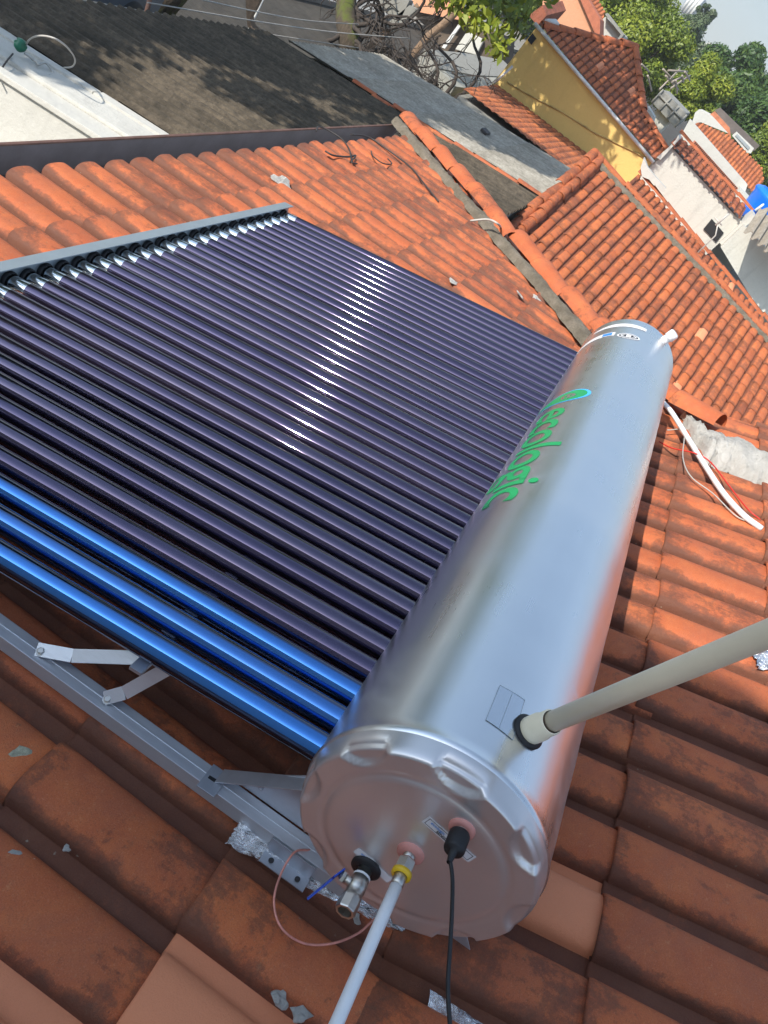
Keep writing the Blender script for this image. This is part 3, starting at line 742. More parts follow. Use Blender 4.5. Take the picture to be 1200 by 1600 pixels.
wrap(te, 'logo_letter', M_TANK, ox-.0, oa+3, parent=lg, lift=.0013)
# far end stickers
def arc(x0, x1, a0, a1, tear=False, n=16):
    up = []; dn = []
    for i in range(n+1):
        t = i/n; a = a0+(a1-a0)*t; xm = x0+(x1-x0)*t
        wv = .028*(math.sin(math.pi*min(1, t*.75+.06))**.6) if tear else .03
        up.append((-(xm+wv), math.radians(a)*RT)); dn.append((-(xm-wv), math.radians(a)*RT))
    return up+dn[::-1]
wrap(arc(2.66, 2.655, 28, 92, True), 'far_sticker', M_STK, 0, 0)
st2 = wrap(arc(2.50, 2.50, 8, 60), 'far_sticker', M_STK, 0, 0)
wrap([(-2.522, R(46)*RT), (-2.478, R(46)*RT), (-2.478, R(57)*RT), (-2.522, R(57)*RT)], 'sticker_print', M_STKB, 0, 0, parent=st2, lift=.0012)
el = lambda cx, ca, rx, ra, n=28: [(-(cx+rx*math.cos(t)), R(ca)*RT+ra*math.sin(t)) for t in np.linspace(0, 2*math.pi, n, endpoint=False)]
s1 = wrap(el(2.475, 76, .040, .048), 'oval_sticker', M_STK, 0, 0)
wrap(el(2.475, 76, .032, .041), 'sticker_print', M_INK, 0, 0, parent=s1, lift=.0011)
wrap(el(2.475, 76, .024, .034), 'sticker_print', M_STK, 0, 0, parent=s1, lift=.0014)
for sgn in (-1, 1):
    wrap([(-2.475-.020, R(76)*RT+sgn*.010), (-2.475+.020, R(76)*RT+sgn*.010), (-2.475, R(76)*RT+sgn*.030)], 'sticker_print', M_INK, 0, 0, parent=s1, lift=.0017)
# inspection label outline near the pipe
pl = [(-.112, R(91)*RT), (-.022, R(91)*RT), (-.020, R(105)*RT), (-.117, R(104)*RT)]
M_FILM = simple('clear_film', (.66, .69, .73), .18, .03, 10, Metallic=.9)
fl_ = wrap(pl, 'clear_label', M_FILM, 0, 0, lift=.0008)
ln = MB()
for a, b_ in ((0, 1), (1, 2), (2, 3), (3, 0)):
    A = np.array(pl[a]); B = np.array(pl[b_]); ln.tube([on_tank(-(A[0]*(1-t)+B[0]*t), math.degrees((A[1]*(1-t)+B[1]*t)/RT), RT+.001) for t in np.linspace(0, 1, 8)], .0004, 5)
ln.tube([on_tank(-(-.112*(1-t)+-.021*t), 97.5, RT+.001) for t in np.linspace(0, 1, 5)], .0004, 5)
ln.build('label_edge', M_RAIL, fl_)
# relief nipple on the far end
cf = on_tank(2.74, 118, RT-.01); rd = np.array([0, math.cos(R(118)), math.sin(R(118))])
MB().lathe([(0, .02), (.03, .02), (.03, .024), (.06, .024), (.065, .018), (.065, .0001)], cf, rd, 20).build('vent_plug', M_WPLA, tank)

# ------------------------------------------------------------------ things attached to or lying by the heater
def thing_tube(name, pts, r, mat, seg=12, sub=8, parts=None, **k):
    mb = MB(); mb.tube(spline(pts, sub) if sub > 1 else pts, r, seg); return mb.build(name, mat, recalc=True, **k)
# white hose with nut and yellow ring
hs = empty('white_hose', hw(c+np.array([-.02, 0, 0])), label='white water hose with a yellow ring screwed into the middle of the tank end', cat='hose')
mb = MB(); base = c+np.array([-.025, 0, 0]); L0 = .9
pts = [c+np.array([-.056-L0*t, -.012*t*t, -.05*t*t*t]) for t in np.linspace(0, 1, 14)]
mb.tube([hw(p) for p in pts], .0098, 20); mb.build('hose', M_WPLA, hs, world=True)
mb = MB().lathe([(0, .0001), (0, .0135), (.003, .0150), (.020, .0150), (.022, .0135), (.022, .009)], hw(c+np.array([-.018, 0, 0])), hw(AX), 6, False); mb.build('hex_nut', M_CHROME, hs, world=True)
mb = MB().lathe([(0, .0110), (.001, .0165), (.008, .0165), (.009, .0110)], hw(c+np.array([-.040, 0, 0])), hw(AX), 24); mb.build('yellow_ring', M_YEL, hs, world=True)
mb = MB().lathe([(0, .0100), (.012, .0105), (.022, .0105), (.022, .0098)], hw(c+np.array([-.046, 0, 0])), hw(AX), 24); mb.build('ferrule', M_CHROME, hs, world=True)
# sensor cable
sb_ = empty('sensor_cable', hw(c2), label='black sensor plug and thin black cable hanging from the end of the tank', cat='cable')
mb = MB().lathe([(0, .0001), (0, .0150), (.003, .0165), (.030, .0165), (.034, .015), (.034, .007), (.050, .0045), (.055, .0042)], hw(c2+np.array([-.012, 0, 0])), hw(AX), 24); mb.build('plug', M_RUB, sb_, world=True)
e0 = hw(c2+np.array([-.062, 0, 0]))
pts = [e0]+[depth(*q) for q in [(707, 1375, 1.11), (706, 1430, 1.06), (703, 1485, 1.02), (700, 1540, .985), (703, 1600, .95), (712, 1700, .88)]]
mb = MB(); mb.tube(spline(pts, 6), .0030, 10); mb.build('cable', M_RUB, sb_, world=True)
# cream pipe
b0 = np.array(on_tank(.060, 110.5, RT)); rdv = np.array([0, math.cos(R(110.5)), math.sin(R(110.5))]); pdir = np.array([-.104, -.138, .431]); pdir /= np.linalg.norm(pdir); pdir = pdir*.8+rdv*.2; pdir /= np.linalg.norm(pdir)
pp = empty('pvc_pipe', hw(b0), label='cream PVC pipe standing up out of the tank in a black rubber ring', cat='pipe')
e1 = depth(1260, 966, .86); s0 = hw(b0+rdv*.006); pd = e1-s0; pd /= np.linalg.norm(pd)
MB().lathe([(-.008, .028), (.004, .030), (.008, .027), (.009, .022)], hw(b0), hw(rdv)*.6+pd*.4, 28).build('rubber_ring', M_RUB, pp, world=True)
MB().lathe([(0, .0215), (.004, .0228), (.030, .0228), (.033, .0205), (.058, .0205), (.059, .0175)], s0, pd, 28).build('socket', M_CREAM, pp, world=True)
MB().tube([s0+pd*t for t in (.05, .3, .7, 1.3)], .0165, 24).build('pipe', M_CREAM, pp, world=True)
MB().lathe([(0, .0178), (.0025, .0178)], s0+pd*.0588, pd, 28).build('glue_line', M_RUST, pp, world=True)
# copper wire loop
lp = lambda x, y, h=.0: onp(x, y, (0, SL, 1), ZB+SL*YB+h)
cw = [lp(484, 1328, .05), lp(460, 1332, .06), lp(438, 1368, .05), lp(428, 1410, .05), lp(440, 1450, .05), lp(475, 1474, .03), lp(520, 1474, .03), lp(560, 1458, .02), lp(585, 1436, .02), lp(610, 1420, -.005)]
thing_tube('copper_wire', cw, .0022, M_COPP, 8, 8, label='loop of thin copper and pink wire lying on the tiles beside the blue valve', cat='wire')
# foil on the roof
def foil(name, quad, label, seed, h=.02, wav=.006, n=26):
    rg = np.random.default_rng(seed); q = [np.array(a) for a in quad]; vs = []; fs = []
    for i in range(n+1):
        for j in range(n+1):
            u, v = i/n, j/n; p = (q[0]*(1-u)+q[1]*u)*(1-v)+(q[3]*(1-u)+q[2]*u)*v
            arch = math.sin(math.pi*v)**.6*h
            p = p+np.array([0, 0, arch])+rg.normal(0, wav*(.15 if 0 < j < n*.45 else .8), 3)*np.array([.5, .5, 1])
            vs.append(p)
    for i in range(n):
        for j in range(n): a = i*(n+1)+j; fs.append((a, a+1, a+n+2, a+n+1))
    return MB().add(vs, fs, True).build(name, M_FOIL, recalc=False, label=label, cat='foil')
foil('foil_sheet', [lp(378, 1268, .01), lp(640, 1440, .01), lp(618, 1462, -.01), lp(352, 1318, -.01)], 'crumpled aluminium foil tape on the tiles under the tank bracket', 4, .018, .0035, 36)
foil('foil_sheet', [lp(672, 1545, .012), lp(770, 1610, .012), lp(745, 1640, .0), lp(655, 1615, .0)], 'small square of shiny foil at the bottom edge of the picture', 5, .006, .0012, 12)
# crumbs of mortar, lichen
def crumb(name, px, py, s, mat, label, cat, plane='l', flat=.4, seed=0, h=.0, group=None):
    p = lp(px, py, h) if plane == 'l' else mp(px, py, h); b = bmesh.new(); bmesh.ops.create_icosphere(b, subdivisions=2, radius=1)
    rg = np.random.default_rng(seed); k = rg.normal(0, 1, 3)
    for v in b.verts:
        f = .75+.3*math.sin(v.co.x*3.1+k[0]*9)*math.cos(v.co.y*3.7+k[1]*9)+rg.normal(0, .1); v.co = (v.co.x*s*f*1.3, v.co.y*s*f, v.co.z*s*f*flat)
    me = bpy.data.meshes.new(name); b.to_mesh(me); b.free(); o = link(name, me, mat); o.location = p; o.rotation_euler = (0.2, 0, k[2]*3); return tag(o, label, cat, group)
crumb('mortar_crumb', 438, 1562, .018, M_FRESH, 'grey lump of mortar lying near the white hose, the left one of two', 'rubble', seed=1, flat=.6)
crumb('mortar_crumb', 469, 1587, .017, M_FRESH, 'pale lump of mortar lying near the white hose, the right one of two', 'rubble', seed=2, flat=.5)
crumb('mortar_crumb', 558, 1437, .010, M_FRESH, 'small pale chip in the tile channel behind the ball valve', 'rubble', seed=3, flat=.7)
M_LICH = simple('lichen', (.40, .39, .28), .95, .35, 120, .003)
crumb('lichen_spot', 33, 1178, .020, M_LICH, 'round grey-green lichen on a tile at the left edge of the picture', 'lichen', seed=4, flat=.12)
crumb('lichen_spot', 26, 1345, .022, M_FRESH, 'long pale smear of lichen on the tile at the lower left edge', 'lichen', seed=5, flat=.12)
crumb('mortar_crumb', 105, 1326, .007, M_FRESH, 'tiny white chip in the tile channel at the lower left', 'rubble', seed=6, flat=.6)
crumb('mortar_crumb', 441, 286, .075, M_FRESH, 'flat whitish shard on the sunlit tiles above the tail rail', 'rubble', seed=7, flat=.14, h=.005)
crumb('mortar_crumb', 712, 443, .055, M_FRESH, 'whitish shard on the tiles beyond the far edge of the tubes', 'rubble', seed=8, flat=.16, h=.005)
crumb('mortar_crumb', 813, 461, .040, M_FRESH, 'narrow white chip beside the hip mortar, the upper of two', 'rubble', seed=9, flat=.15, h=.01)
crumb('mortar_crumb', 838, 466, .040, M_FRESH, 'narrow white chip beside the hip mortar, the lower of two', 'rubble', seed=10, flat=.15, h=.01)
foil('foil_scrap', [mp(1172, 1022, .01), mp(1215, 1012, .01), mp(1230, 1050, .0), mp(1180, 1045, .0)], 'torn silver foil scrap on the tiles at the right edge', 8, .01, .006, 10)
# conduit, red and white wires right of the tank
cp = [mp(1035, 628, .10), mp(1050, 645, .09), mp(1075, 685, .06), mp(1100, 725, .05), mp(1130, 770, .04), mp(1162, 805, .03), mp(1190, 826, .0)]
thing_tube('white_conduit', cp, .0125, M_WPLA, 14, 8, label='thick white conduit running from behind the tank to the tiles on the right', cat='conduit')
rp_ = [mp(1030, 690, .02), mp(1050, 700, .03), mp(1085, 708, .06), mp(1110, 722, .05), mp(1140, 760, .03), mp(1168, 795, .02), mp(1188, 812, .0)]
thing_tube('red_wire', rp_, .0032, M_RED, 8, 8, label='red wire running beside the thick white conduit', cat='wire')
wp = [mp(1042, 672, .03), mp(1068, 674, .05), mp(1067, 715, .05), mp(1080, 745, .04), mp(1115, 772, .03), mp(1150, 806, .02), mp(1178, 818, .0)]
thing_tube('thin_wire', wp, .0028, M_WIREL, 8, 8, label='thin pale wire curling over the tiles below the conduit', cat='wire')
# loose wires on the sunlit tiles
lw = lambda L_, h=.02: [lp(x, y, h) for x, y in L_]
thing_tube('loose_wire', lw([(494, 205), (500, 198), (530, 214), (545, 232), (549, 250)]), .006, M_WIRE, 6, 6, label='dark loose wire hooked over the gutter edge', cat='wire')
thing_tube('loose_wire', lw([(508, 236), (522, 243), (545, 245), (556, 243), (549, 253), (558, 256)]), .006, M_WIRE, 6, 6, label='short dark twig of wire lying on the tiles below the gutter', cat='wire')
thing_tube('loose_wire', lw([(548, 210), (575, 214), (600, 230), (640, 260), (665, 290), (685, 315)]), .006, M_WIRE, 6, 6, label='long dark wire running down the tiles towards the hip', cat='wire')
thing_tube('loose_wire', lw([(580, 236), (582, 243), (598, 255), (612, 256), (606, 248)]), .005, M_WIRE, 6, 6, label='small bent dark wire between the gutter and the hip mortar', cat='wire')
thing_tube('white_wire', [lp(735, 345, .03), lp(762, 343, .10), lp(778, 350, .12), lp(784, 358, .03)], .008, M_WIREL, 6, 6, label='white wire tied over the hip cap tiles', cat='wire')

# ------------------------------------------------------------------ neighbour's tiled roof beyond the hip (R2)
def house_body(parent, prof_xz, y0, y1, mat, name='wall'):
    MB().prism([(x, y0, z) for x, z in prof_xz], (0, y1-y0, 0)).build(name, mat, parent, world=True)
r2 = empty('tiled_house', (7.5, -2, ZG), label='neighbouring house with the broad orange tiled slope beyond the hip and the tank', cat='house')
ZR2 = -.47; XR2 = 10.6; S2 = .41
tiles('roof', M_TILE2, r2, (XR2-2.76, 0, ZR2-.02-S2*2.76), (0, 1, 0), (1, 0, S2), (-52, 10), (0, 13), pw=.138, pl=.23, h=.034, bw=.112, th=.012, nu=11, clips=[((XR2-.03, 0, 0), (1, 0, 0)), ((0, 1.36, 0), (0, 1, 0))], seed=21)
house_body(r2, [(XR2-2.7, ZG), (XR2-2.7, ZR2-.07-S2*2.7), (XR2, ZR2-.07), (XR2+2.4, ZR2-.09-S2*2.4), (XR2+2.4, ZG)], -7.2, 1.30, M_CREAMW)
cm = MB(); caps(cm, [(XR2-2.5, 1.27, ZR2-S2*2.5+.01), (XR2+.02, 1.27, ZR2+.01)], r=.066, L=.24, ext=.03, seed=3)
caps(cm, [(XR2-2.4, 1.37, ZR2-S2*2.4-.03), (XR2+.02, 1.39, ZR2+.01)], r=.070, L=.26, ext=.03, seed=4, jit=1.6)
caps(cm, [(XR2+.05, 1.42, ZR2+.0), (XR2+.05, -7.2, ZR2+.0)], r=.062, L=.30, seed=5)
b = cm.bm(); me = bpy.data.meshes.new('cap_tiles'); b.to_mesh(me); b.free(); tint_attr(me, .42); link('cap_tiles', me, M_TILE2, r2, world=True)
mm = MB(); rgq = random.Random(2); q = [np.array((XR2-.045, 1.3-.1*k, ZR2-.022)) for k in range(85)]
blob_strip(mm, q, [rgq.uniform(.03, .08) for _ in q], [.02]*85, (1, 0, S2), (0, 0, 1), 5, nu=5, sub=4)
mm.build('ridge_mortar', M_MORT, r2, world=True, recalc=False)
# roof seen over its ridge (R3)
r3 = empty('tiled_house', (15, -3, ZG), label='house whose narrow band of orange tiles shows just over the ridge of the broad slope', cat='house')
X3 = 15.3; A3 = atx(1000, 272, X3); B3 = atx(1182, 482, X3); Z3 = (A3[2]+B3[2])/2
ex3 = B3-A3; ex3[0] = 0; ex3 /= np.linalg.norm(ex3)
tiles('roof', M_TILE2, r3, A3-np.array([2.6, 0, .24*2.6]), -ex3, (1, 0, .24), (-72, 1), (0, 11), pw=.142, pl=.235, h=.036, bw=.115, nu=9, clips=[((X3, 0, 0), (1, 0, 0)), (A3+np.array([0, .02, 0]), (0, 1, 0))], seed=31)
house_body(r3, [(X3-2.5, ZG), (X3-2.5, Z3-.08-.24*2.5-.1), (X3, Z3-.2), (X3+1.2, Z3-.5), (X3+1.2, ZG)], -9.5, A3[1]-.1, M_CREAMW)
cm = MB(); caps(cm, [A3+np.array([.03, .06, -.01]), A3+ex3*9+np.array([.03, 0, -.01])], r=.07, L=.4, seed=8, jit=1.5)
b = cm.bm(); me = bpy.data.meshes.new('cap_tiles'); b.to_mesh(me); b.free(); tint_attr(me, .3, .3); link('cap_tiles', me, M_TILE2, r3, world=True)
MB().prism([atx(*q, X3-.1) for q in [(1001, 262), (1006, 246), (1012, 262), (1022, 274), (1040, 294), (1036, 300), (1018, 282), (1003, 276)]], (.18, 0, 0)).build('white_verge', M_WHITE, r3, world=True)

# ------------------------------------------------------------------ fibre-cement roofs down the slope
def zd(y, o=0.): return -.80-.24*y+o
eyd = np.array([0, -1, .24])
def shed(name, label, x0, x1, y0, y1, mat, off=0., cat='shed', seed=0, wallm=M_CONC, pitch=.15, amp=.030):
    e = empty(name, ((x0+x1)/2, (y0+y1)/2, ZG), label=label, cat=cat)
    corrugated('corrugated_roof', mat, e, (x0, y1, zd(y1, off)), (1, 0, 0), eyd, x1-x0, (y1-y0)*1.028-.1, pitch=pitch, amp=amp, seed=seed, world=True)
    MB().prism([(x0+.05, y0+.03, ZG), (x0+.05, y0+.03, zd(y0, off)-.08), (x0+.05, y1-.25, zd(y1-.25, off)-.08), (x0+.05, y1-.25, ZG)], (x1-x0-.1, 0, 0)).build('wall', wallm, e, world=True)
    return e
s1_ = shed('corrugated_shed', 'low building under dark mossy corrugated sheets beyond the gutter', 4.28, 9.66, 2.66, 5.62, M_FIBD, seed=1)
corrugated('corrugated_roof', M_FIBD, s1_, (6.75, 2.74, zd(2.74)+.001), (1, 0, 0), eyd, 2.91, 1.24, seed=2, world=True)
MB().prism([(6.8, 1.48, ZG), (6.8, 1.48, zd(1.48)-.08), (6.8, 2.7, zd(2.7)-.08), (6.8, 2.7, ZG)], (2.8, 0, 0)).build('wall', M_CONC, s1_, world=True)
cm = MB(); caps(cm, [(9.70, 4.3, zd(4.3)+.01), (9.70, 1.5, zd(1.5)+.01)], r=.045, L=.33, seed=5, jit=2.2)
b = cm.bm(); me = bpy.data.meshes.new('edge_tiles'); b.to_mesh(me); b.free(); tint_attr(me, .35, .3); link('edge_tiles', me, M_TILE2, s1_, world=True)
s2_ = shed('corrugated_shed', 'low building under pale grey corrugated sheets between the mossy shed and the red roof', 9.76, 13.1, 1.45, 5.35, M_FIBG, .02, seed=3, pitch=.11, amp=.014)
crumb_ = MB(); crumb_.box((11.6, 2.9, zd(2.9)+.06), (.22, .12, .05)).build('roof_vent', M_WIRE, s2_, world=True, bevel=.02)
# white parapet
wp_ = empty('parapet_wall', (3.9, 4.5, ZG), label='whitewashed parapet wall running away from the gutter beside the mossy roof', cat='wall')
sx = MB(); ya, yb = 2.68, 6.3
def bar(mb, x0, x1, zo0, zo1, ya=ya, yb=yb):
    mb.prism([(x0, ya, zd(ya, zo0)), (x1, ya, zd(ya, zo0)), (x1, ya, zd(ya, zo1)), (x0, ya, zd(ya, zo1))], (0, yb-ya, -.24*(yb-ya)))
MB().prism([(3.55, ya, ZG), (4.2, ya, ZG), (4.2, ya, zd(ya, .02)), (3.55, ya, zd(ya, .02))], (0, yb-ya, 0)).bm().free()
bar(sx, 3.53, 4.24, -1.2, .015); sx.build('wall', M_WHITE, wp_, world=True)
sx = MB(); bar(sx, 3.50, 3.60, .0151, .055); bar(sx, 3.80, 3.86, .0151, .045); sx.build('coping', M_WHITE, wp_, world=True, bevel=.008)
sx = MB(); rg = random.Random(3); y = ya
while y < yb-.3:
    l = rg.uniform(.5, .8); y2 = min(yb, y+l); bar(sx, 4.18, 4.27+rg.uniform(0, .02), .0152, .032, y, y2-.01); y = y2
sx.build('flashing', M_WHITE, wp_, world=True)
e = shed('corrugated_shed', 'weathered pale corrugated roof left of the whitewashed parapet', .6, 3.10, 2.68, 6.2, M_FIBL, -.62, seed=6)
sx = MB(); bar(sx, 3.10, 3.53, -.9, -.57); bar(sx, 3.18, 3.26, -.5699, -.545); sx.build('base_ledge', M_WHITE, wp_, world=True)
sx = MB(); bar(sx, 2.72, 2.80, -.60, -.565); sx.build('white_strip', M_WHITE2, e, world=True)
# small cluster on the parapet: green insulator, wire loop
e = empty('wire_insulator', (3.75, 4.35, zd(4.35)+.03), label='green insulator with tangled wires on top of the whitewashed parapet', cat='insulator')
ip = onp(29, 79, (0, .24, 1), -.80+.06)
e.location = ip
mb = MB().lathe([(0, .02), (.02, .04), (.05, .045), (.06, .03), (.075, .035), (.085, .0001)], ip, (0, 0, 1), 14); mb.build('insulator', simple('green_glass', (.02, .16, .09), .3), e, world=True)
mb = MB(); mb.tube(spline([ip+np.array(q) for q in [(0, -.05, .02), (.06, -.10, .0), (.02, -.16, .02), (.1, -.15, .03), (.12, -.22, 0), (.04, -.25, .01)]], 6), .008, 6); mb.build('clamp', M_CHROME, e, world=True)
wl = lambda x, y, o=.0: onp(x, y, (0, .24, 1), -.80+o)
thing_tube('wire_loop', [wl(*q) for q in [(38, 76, .05), (46, 62, .2), (62, 56, .3), (85, 60, .35), (105, 74, .3), (117, 92, .2), (113, 104, .1), (98, 106, .02)]], .006, M_WIREL, 6, 8, label='grey wire looping from the insulator over the mossy roof', cat='wire')
thing_tube('loose_wire', [wl(*q) for q in [(20, 84, .05), (10, 96, .06), (2, 108, .03), (-8, 122, .02)]], .006, M_WIRE, 6, 6, label='dark wire running left from the insulator', cat='wire')

# ------------------------------------------------------------------ row of houses beyond, walls on x = XW
XW = 17.0
def slab_px(mb, pts, x, depth_, drop=None):
    P = [atx(px, py, x) for px, py in pts]
    if drop: P += [np.array([x, yy_, ZG]) for yy_ in drop]
    return mb.prism(P, (depth_, 0, 0))
yh = empty('yellow_house', (19, 2.5, ZG), label='yellow-walled house with an orange tiled hip roof beyond the low red roof', cat='house')
Ly = atx(840, 40, XW); Ry = atx(1021, 252, XW); slab_px(MB(), [(840, 40), (1021, 252)], XW, 4.2, drop=[Ry[1], Ly[1]]).build('wall', M_YELW, yh, world=True)
exy = Ry-Ly; exy /= np.linalg.norm(exy); NYS = .55
nrm = np.cross(exy, np.array([1, 0, NYS])); nrm /= np.linalg.norm(nrm); nrm = nrm if nrm[2] > 0 else -nrm
dpl = nrm @ (Ly+np.array([0, 0, .06])); yp = lambda x, y: onp(x, y, nrm, dpl)
H1, H2, H3, H4 = yp(846, 40), yp(992, 74), yp(1004, 172), yp(1040, 236)
def edge_clip(A, B, inside):
    d = B-A; n = np.array([-d[1], d[0], 0]); n = n if (np.array(inside)-A) @ n < 0 else -n; return (A, n)
ins = (Ly+Ry)/2+np.array([.6, 0, 0])
yk = dict(nu=9, pw=.132, pl=.25, h=.034, bw=.105)
tiles('roof', M_TILE2, yh, Ly+np.array([-.08, 0, .05])-exy*.2, exy, (1, 0, NYS), (0, 60), (0, 40), clips=[edge_clip(H1, H2, ins), edge_clip(H2, H3, ins), (H3, (0, -1, 0))], seed=41, **yk)
tiles('roof', M_TILE2, yh, Ly+np.array([-.08, 0, .05])-exy*.2, exy, (1, 0, NYS), (0, 60), (0, 40), clips=[(H3, (0, 1, 0)), edge_clip(H3, H4, ins), ((0, Ry[1], 0), (0, -1, 0))], seed=42, **yk)
cm = MB(); caps(cm, [H1, H2], r=.10, L=.4, seed=1); caps(cm, [H3, H2], r=.10, L=.4, seed=2); caps(cm, [H4, H3], r=.09, L=.4, seed=2)
b = cm.bm(); me = bpy.data.meshes.new('cap_tiles'); b.to_mesh(me); b.free(); tint_attr(me, .45); link('cap_tiles', me, M_TILE2, yh, world=True)
MB().tube([Ly+np.array([-.10, .05, 0]), Ry+np.array([-.10, -.02, 0])], .035, 8).build('gutter', M_POLE, yh, world=True)
# right hip slope and body under it
hb = MB(); zb_ = -.35
hb.add([H2, H3, H3+np.array([1.2, -.5, -.75]), H2+np.array([2.6, -.6, -.95])], [(0, 1, 2, 3)]); hb.build('roof_end', simple('old_tile_plain', (.27, .10, .055), .85, .3, 5, .02), yh, world=True, recalc=False)
slab_px(MB(), [(1003, 172), (1012, 166), (1022, 182), (1018, 196), (1010, 194)], XW+2.4, .5).build('water_spout', M_WHITE2, yh, world=True)
mb = MB(); slab_px(mb, [(824, 62), (832, 52), (838, 60), (830, 70)], XW-.03, .03); mb.build('window', M_GLASSD, yh, world=True)
MB().prism([yp(846, 38), yp(858, 44), yp(868, 46), yp(862, 38)], (0, 0, .12)).build('corner_flashing', M_POLE, yh, world=True)
mb = MB(); mb.tube([atx(x, y, XW-.015) for x, y in [(792, 128), (830, 150), (880, 176), (930, 208), (985, 234), (1010, 248)]], .016, 5); mb.build('wall_crack_band', simple('mouldy_plaster', (.42, .29, .10), .9, .4, 5), yh, world=True)
# low red roof in front of the yellow wall
rr = empty('tiled_shed', (15, 2.5, ZG), label='low shed under worn red clay tiles at the foot of the yellow wall', cat='shed')
W1 = atx(780, 134, XW); W2 = atx(1012, 312, XW); V1 = np.array([13.3, 4.25, -1.83]); V1 = atx(722, 141, 13.3); V2 = atx(885, 262, 13.3)
exr = (W2-W1); exr /= np.linalg.norm(exr); eyv = np.array([1., 0, 0])*(XW-13.3); zup = (W1[2]+W2[2])/2-(V1[2]+V2[2])/2
nr = np.cross(exr, W1-V2); nr /= np.linalg.norm(nr); nr = nr if nr[2] > 0 else -nr
ed = np.cross(nr, exr); ed = ed if ed[0] > 0 else -ed
tiles('roof', M_TILE3, rr, W1-ed*3.9-exr*.6, exr, ed, (0, 40), (0, 11), nu=7, pw=.15, h=.018, th=.01, bw=.12, clips=[((XW-.02, 0, 0), (1, 0, 0)), edge_clip(V1, V1+(V2-V1)*1.5, W1), edge_clip(V1, W1+np.array([0, .05, 0]), W2)], seed=51)
mb = MB(); P = [V1-nr*.09, V2-nr*.09, np.array([XW-.05, V2[1]-1.2, W2[2]-.05]), W1-nr*.09]
mb.add([tuple(q) for q in P]+[(q[0], q[1], ZG) for q in P], [(0, 1, 2, 3), (0, 1, 5, 4), (1, 2, 6, 5), (2, 3, 7, 6), (3, 0, 4, 7)]); mb.build('wall', M_CONC, rr, world=True)
# white house right of it
wh_ = empty('white_house', (18, -.6, ZG), label='white house with a barred window and a narrow strip of orange tiles along its top', cat='house')
a1 = atx(1000, 312, XW); a2 = atx(1022, 252, XW-.0); a3 = atx(1048, 229, XW); a4 = atx(1159, 348, XW)
mb = MB(); mb.prism([(XW, a3[1], ZG), (XW, a3[1], a3[2]), (XW, a4[1], a4[2]), (XW, a4[1], ZG)], (2.6, 0, 0)); mb.build('wall', M_WHITE2, wh_, world=True)
mb = MB(); mb.prism([(XW+.04, a2[1]+.02, ZG), (XW+.04, a2[1]+.02, a2[2]-.1), (XW+.04, a3[1], a3[2]-.1), (XW+.04, a3[1], ZG)], (2.0, 0, 0)); mb.build('side_wall', M_WHITE2, wh_, world=True)
exw = (a4-a3)/np.linalg.norm(a4-a3)
tiles('roof', M_TILE2, wh_, a3+np.array([-.12, 0, .06]), exw, (1, 0, .20), (0, int(np.linalg.norm(a4-a3)/.145)), (0, 3), nu=9, pw=.145, pl=.26, h=.036, bw=.115, seed=61)
cm = MB(); r0 = a3+np.array([.80, .1, .22]); caps(cm, [r0, r0+exw*(np.linalg.norm(a4-a3)+.1)], r=.07, L=.4, seed=9, jit=1.5)
b = cm.bm(); me = bpy.data.meshes.new('cap_tiles'); b.to_mesh(me); b.free(); tint_attr(me, .3, .3); link('cap_tiles', me, M_TILE2, wh_, world=True)
mb = MB(); slab_px(mb, [(1159, 348), (1176, 335), (1181, 341), (1128, 384), (1124, 379)], XW-.15, .9); mb.build('white_verge', M_WHITE, wh_, world=True)
mb = MB(); slab_px(mb, [(1046, 229), (1056, 218), (1060, 211), (1062, 217), (1032, 250), (1026, 246)], XW-.1, .7); mb.build('white_verge', M_WHITE, wh_, world=True)
wq = [(1099, 358), (1112, 342), (1131, 364), (1119, 379)]
mb = MB(); slab_px(mb, wq, XW-.03, .028); wn = mb.build('window', M_DARK, wh_, world=True)
mb = MB(); Pq = [atx(*q, XW-.05) for q in wq]
for t in np.linspace(0, 1, 6): mb.tube([Pq[0]*(1-t)+Pq[3]*t, Pq[1]*(1-t)+Pq[2]*t], .012, 5)
for t in (0, .5, 1): mb.tube([Pq[0]*(1-t)+Pq[1]*t, Pq[3]*(1-t)+Pq[2]*t], .014, 5)
mb.build('window_bars', M_POLE, wn, world=True)
# aerial
ae = empty('roof_aerial', atx(1092, 392, 15.0), label='pale aerial pole standing in front of the barred-window white wall', cat='aerial')
mb = MB(); mb.tube([atx(1085, 400, 15.0), atx(1118, 368, 15.0), atx(1122, 348, 15.0)], .014, 6); mb.tube([atx(1118, 352, 15.0), atx(1139, 334, 15.0)], .02, 6); mb.tube([atx(1117, 340, 15.), atx(1128, 352, 15.)], .012, 5); mb.build('mast', M_WIREL, ae, world=True)
# lower white wall, corrugated canopy, blue tank at the right edge
lw_ = empty('white_wall', (16, -2.6, ZG), label='plain sunlit white wall at the right edge under the grey corrugated canopy', cat='wall')
mb = MB(); P = [atx(*q, 16.6) for q in [(1126, 386), (1162, 352), (1290, 480), (1250, 560), (1172, 462)]]; mb.prism(P, (1.2, 0, 0)); mb.build('wall', M_WHITE2, lw_, world=True)
cn = empty('corrugated_canopy', (15.5, -2.4, ZG), label='deeply corrugated grey canopy sheets below the blue water tank', cat='canopy')
mb = MB(); A = atx(1163, 362, 15.6); B = atx(1245, 440, 15.6); dd = B-A; Ld = np.linalg.norm(dd); dd /= Ld; fw = np.array([.9, .05, .42]); k = 0; nW = 8; prev = None
vs = []; 
for i in range(nW*4+1):
    t = i/(nW*4)*Ld; ph = i % 4; z = (0, .0, .09, .09)[ph]
    p = A+dd*t+np.array([0, 0, z]); vs += [p, p+fw*.95]
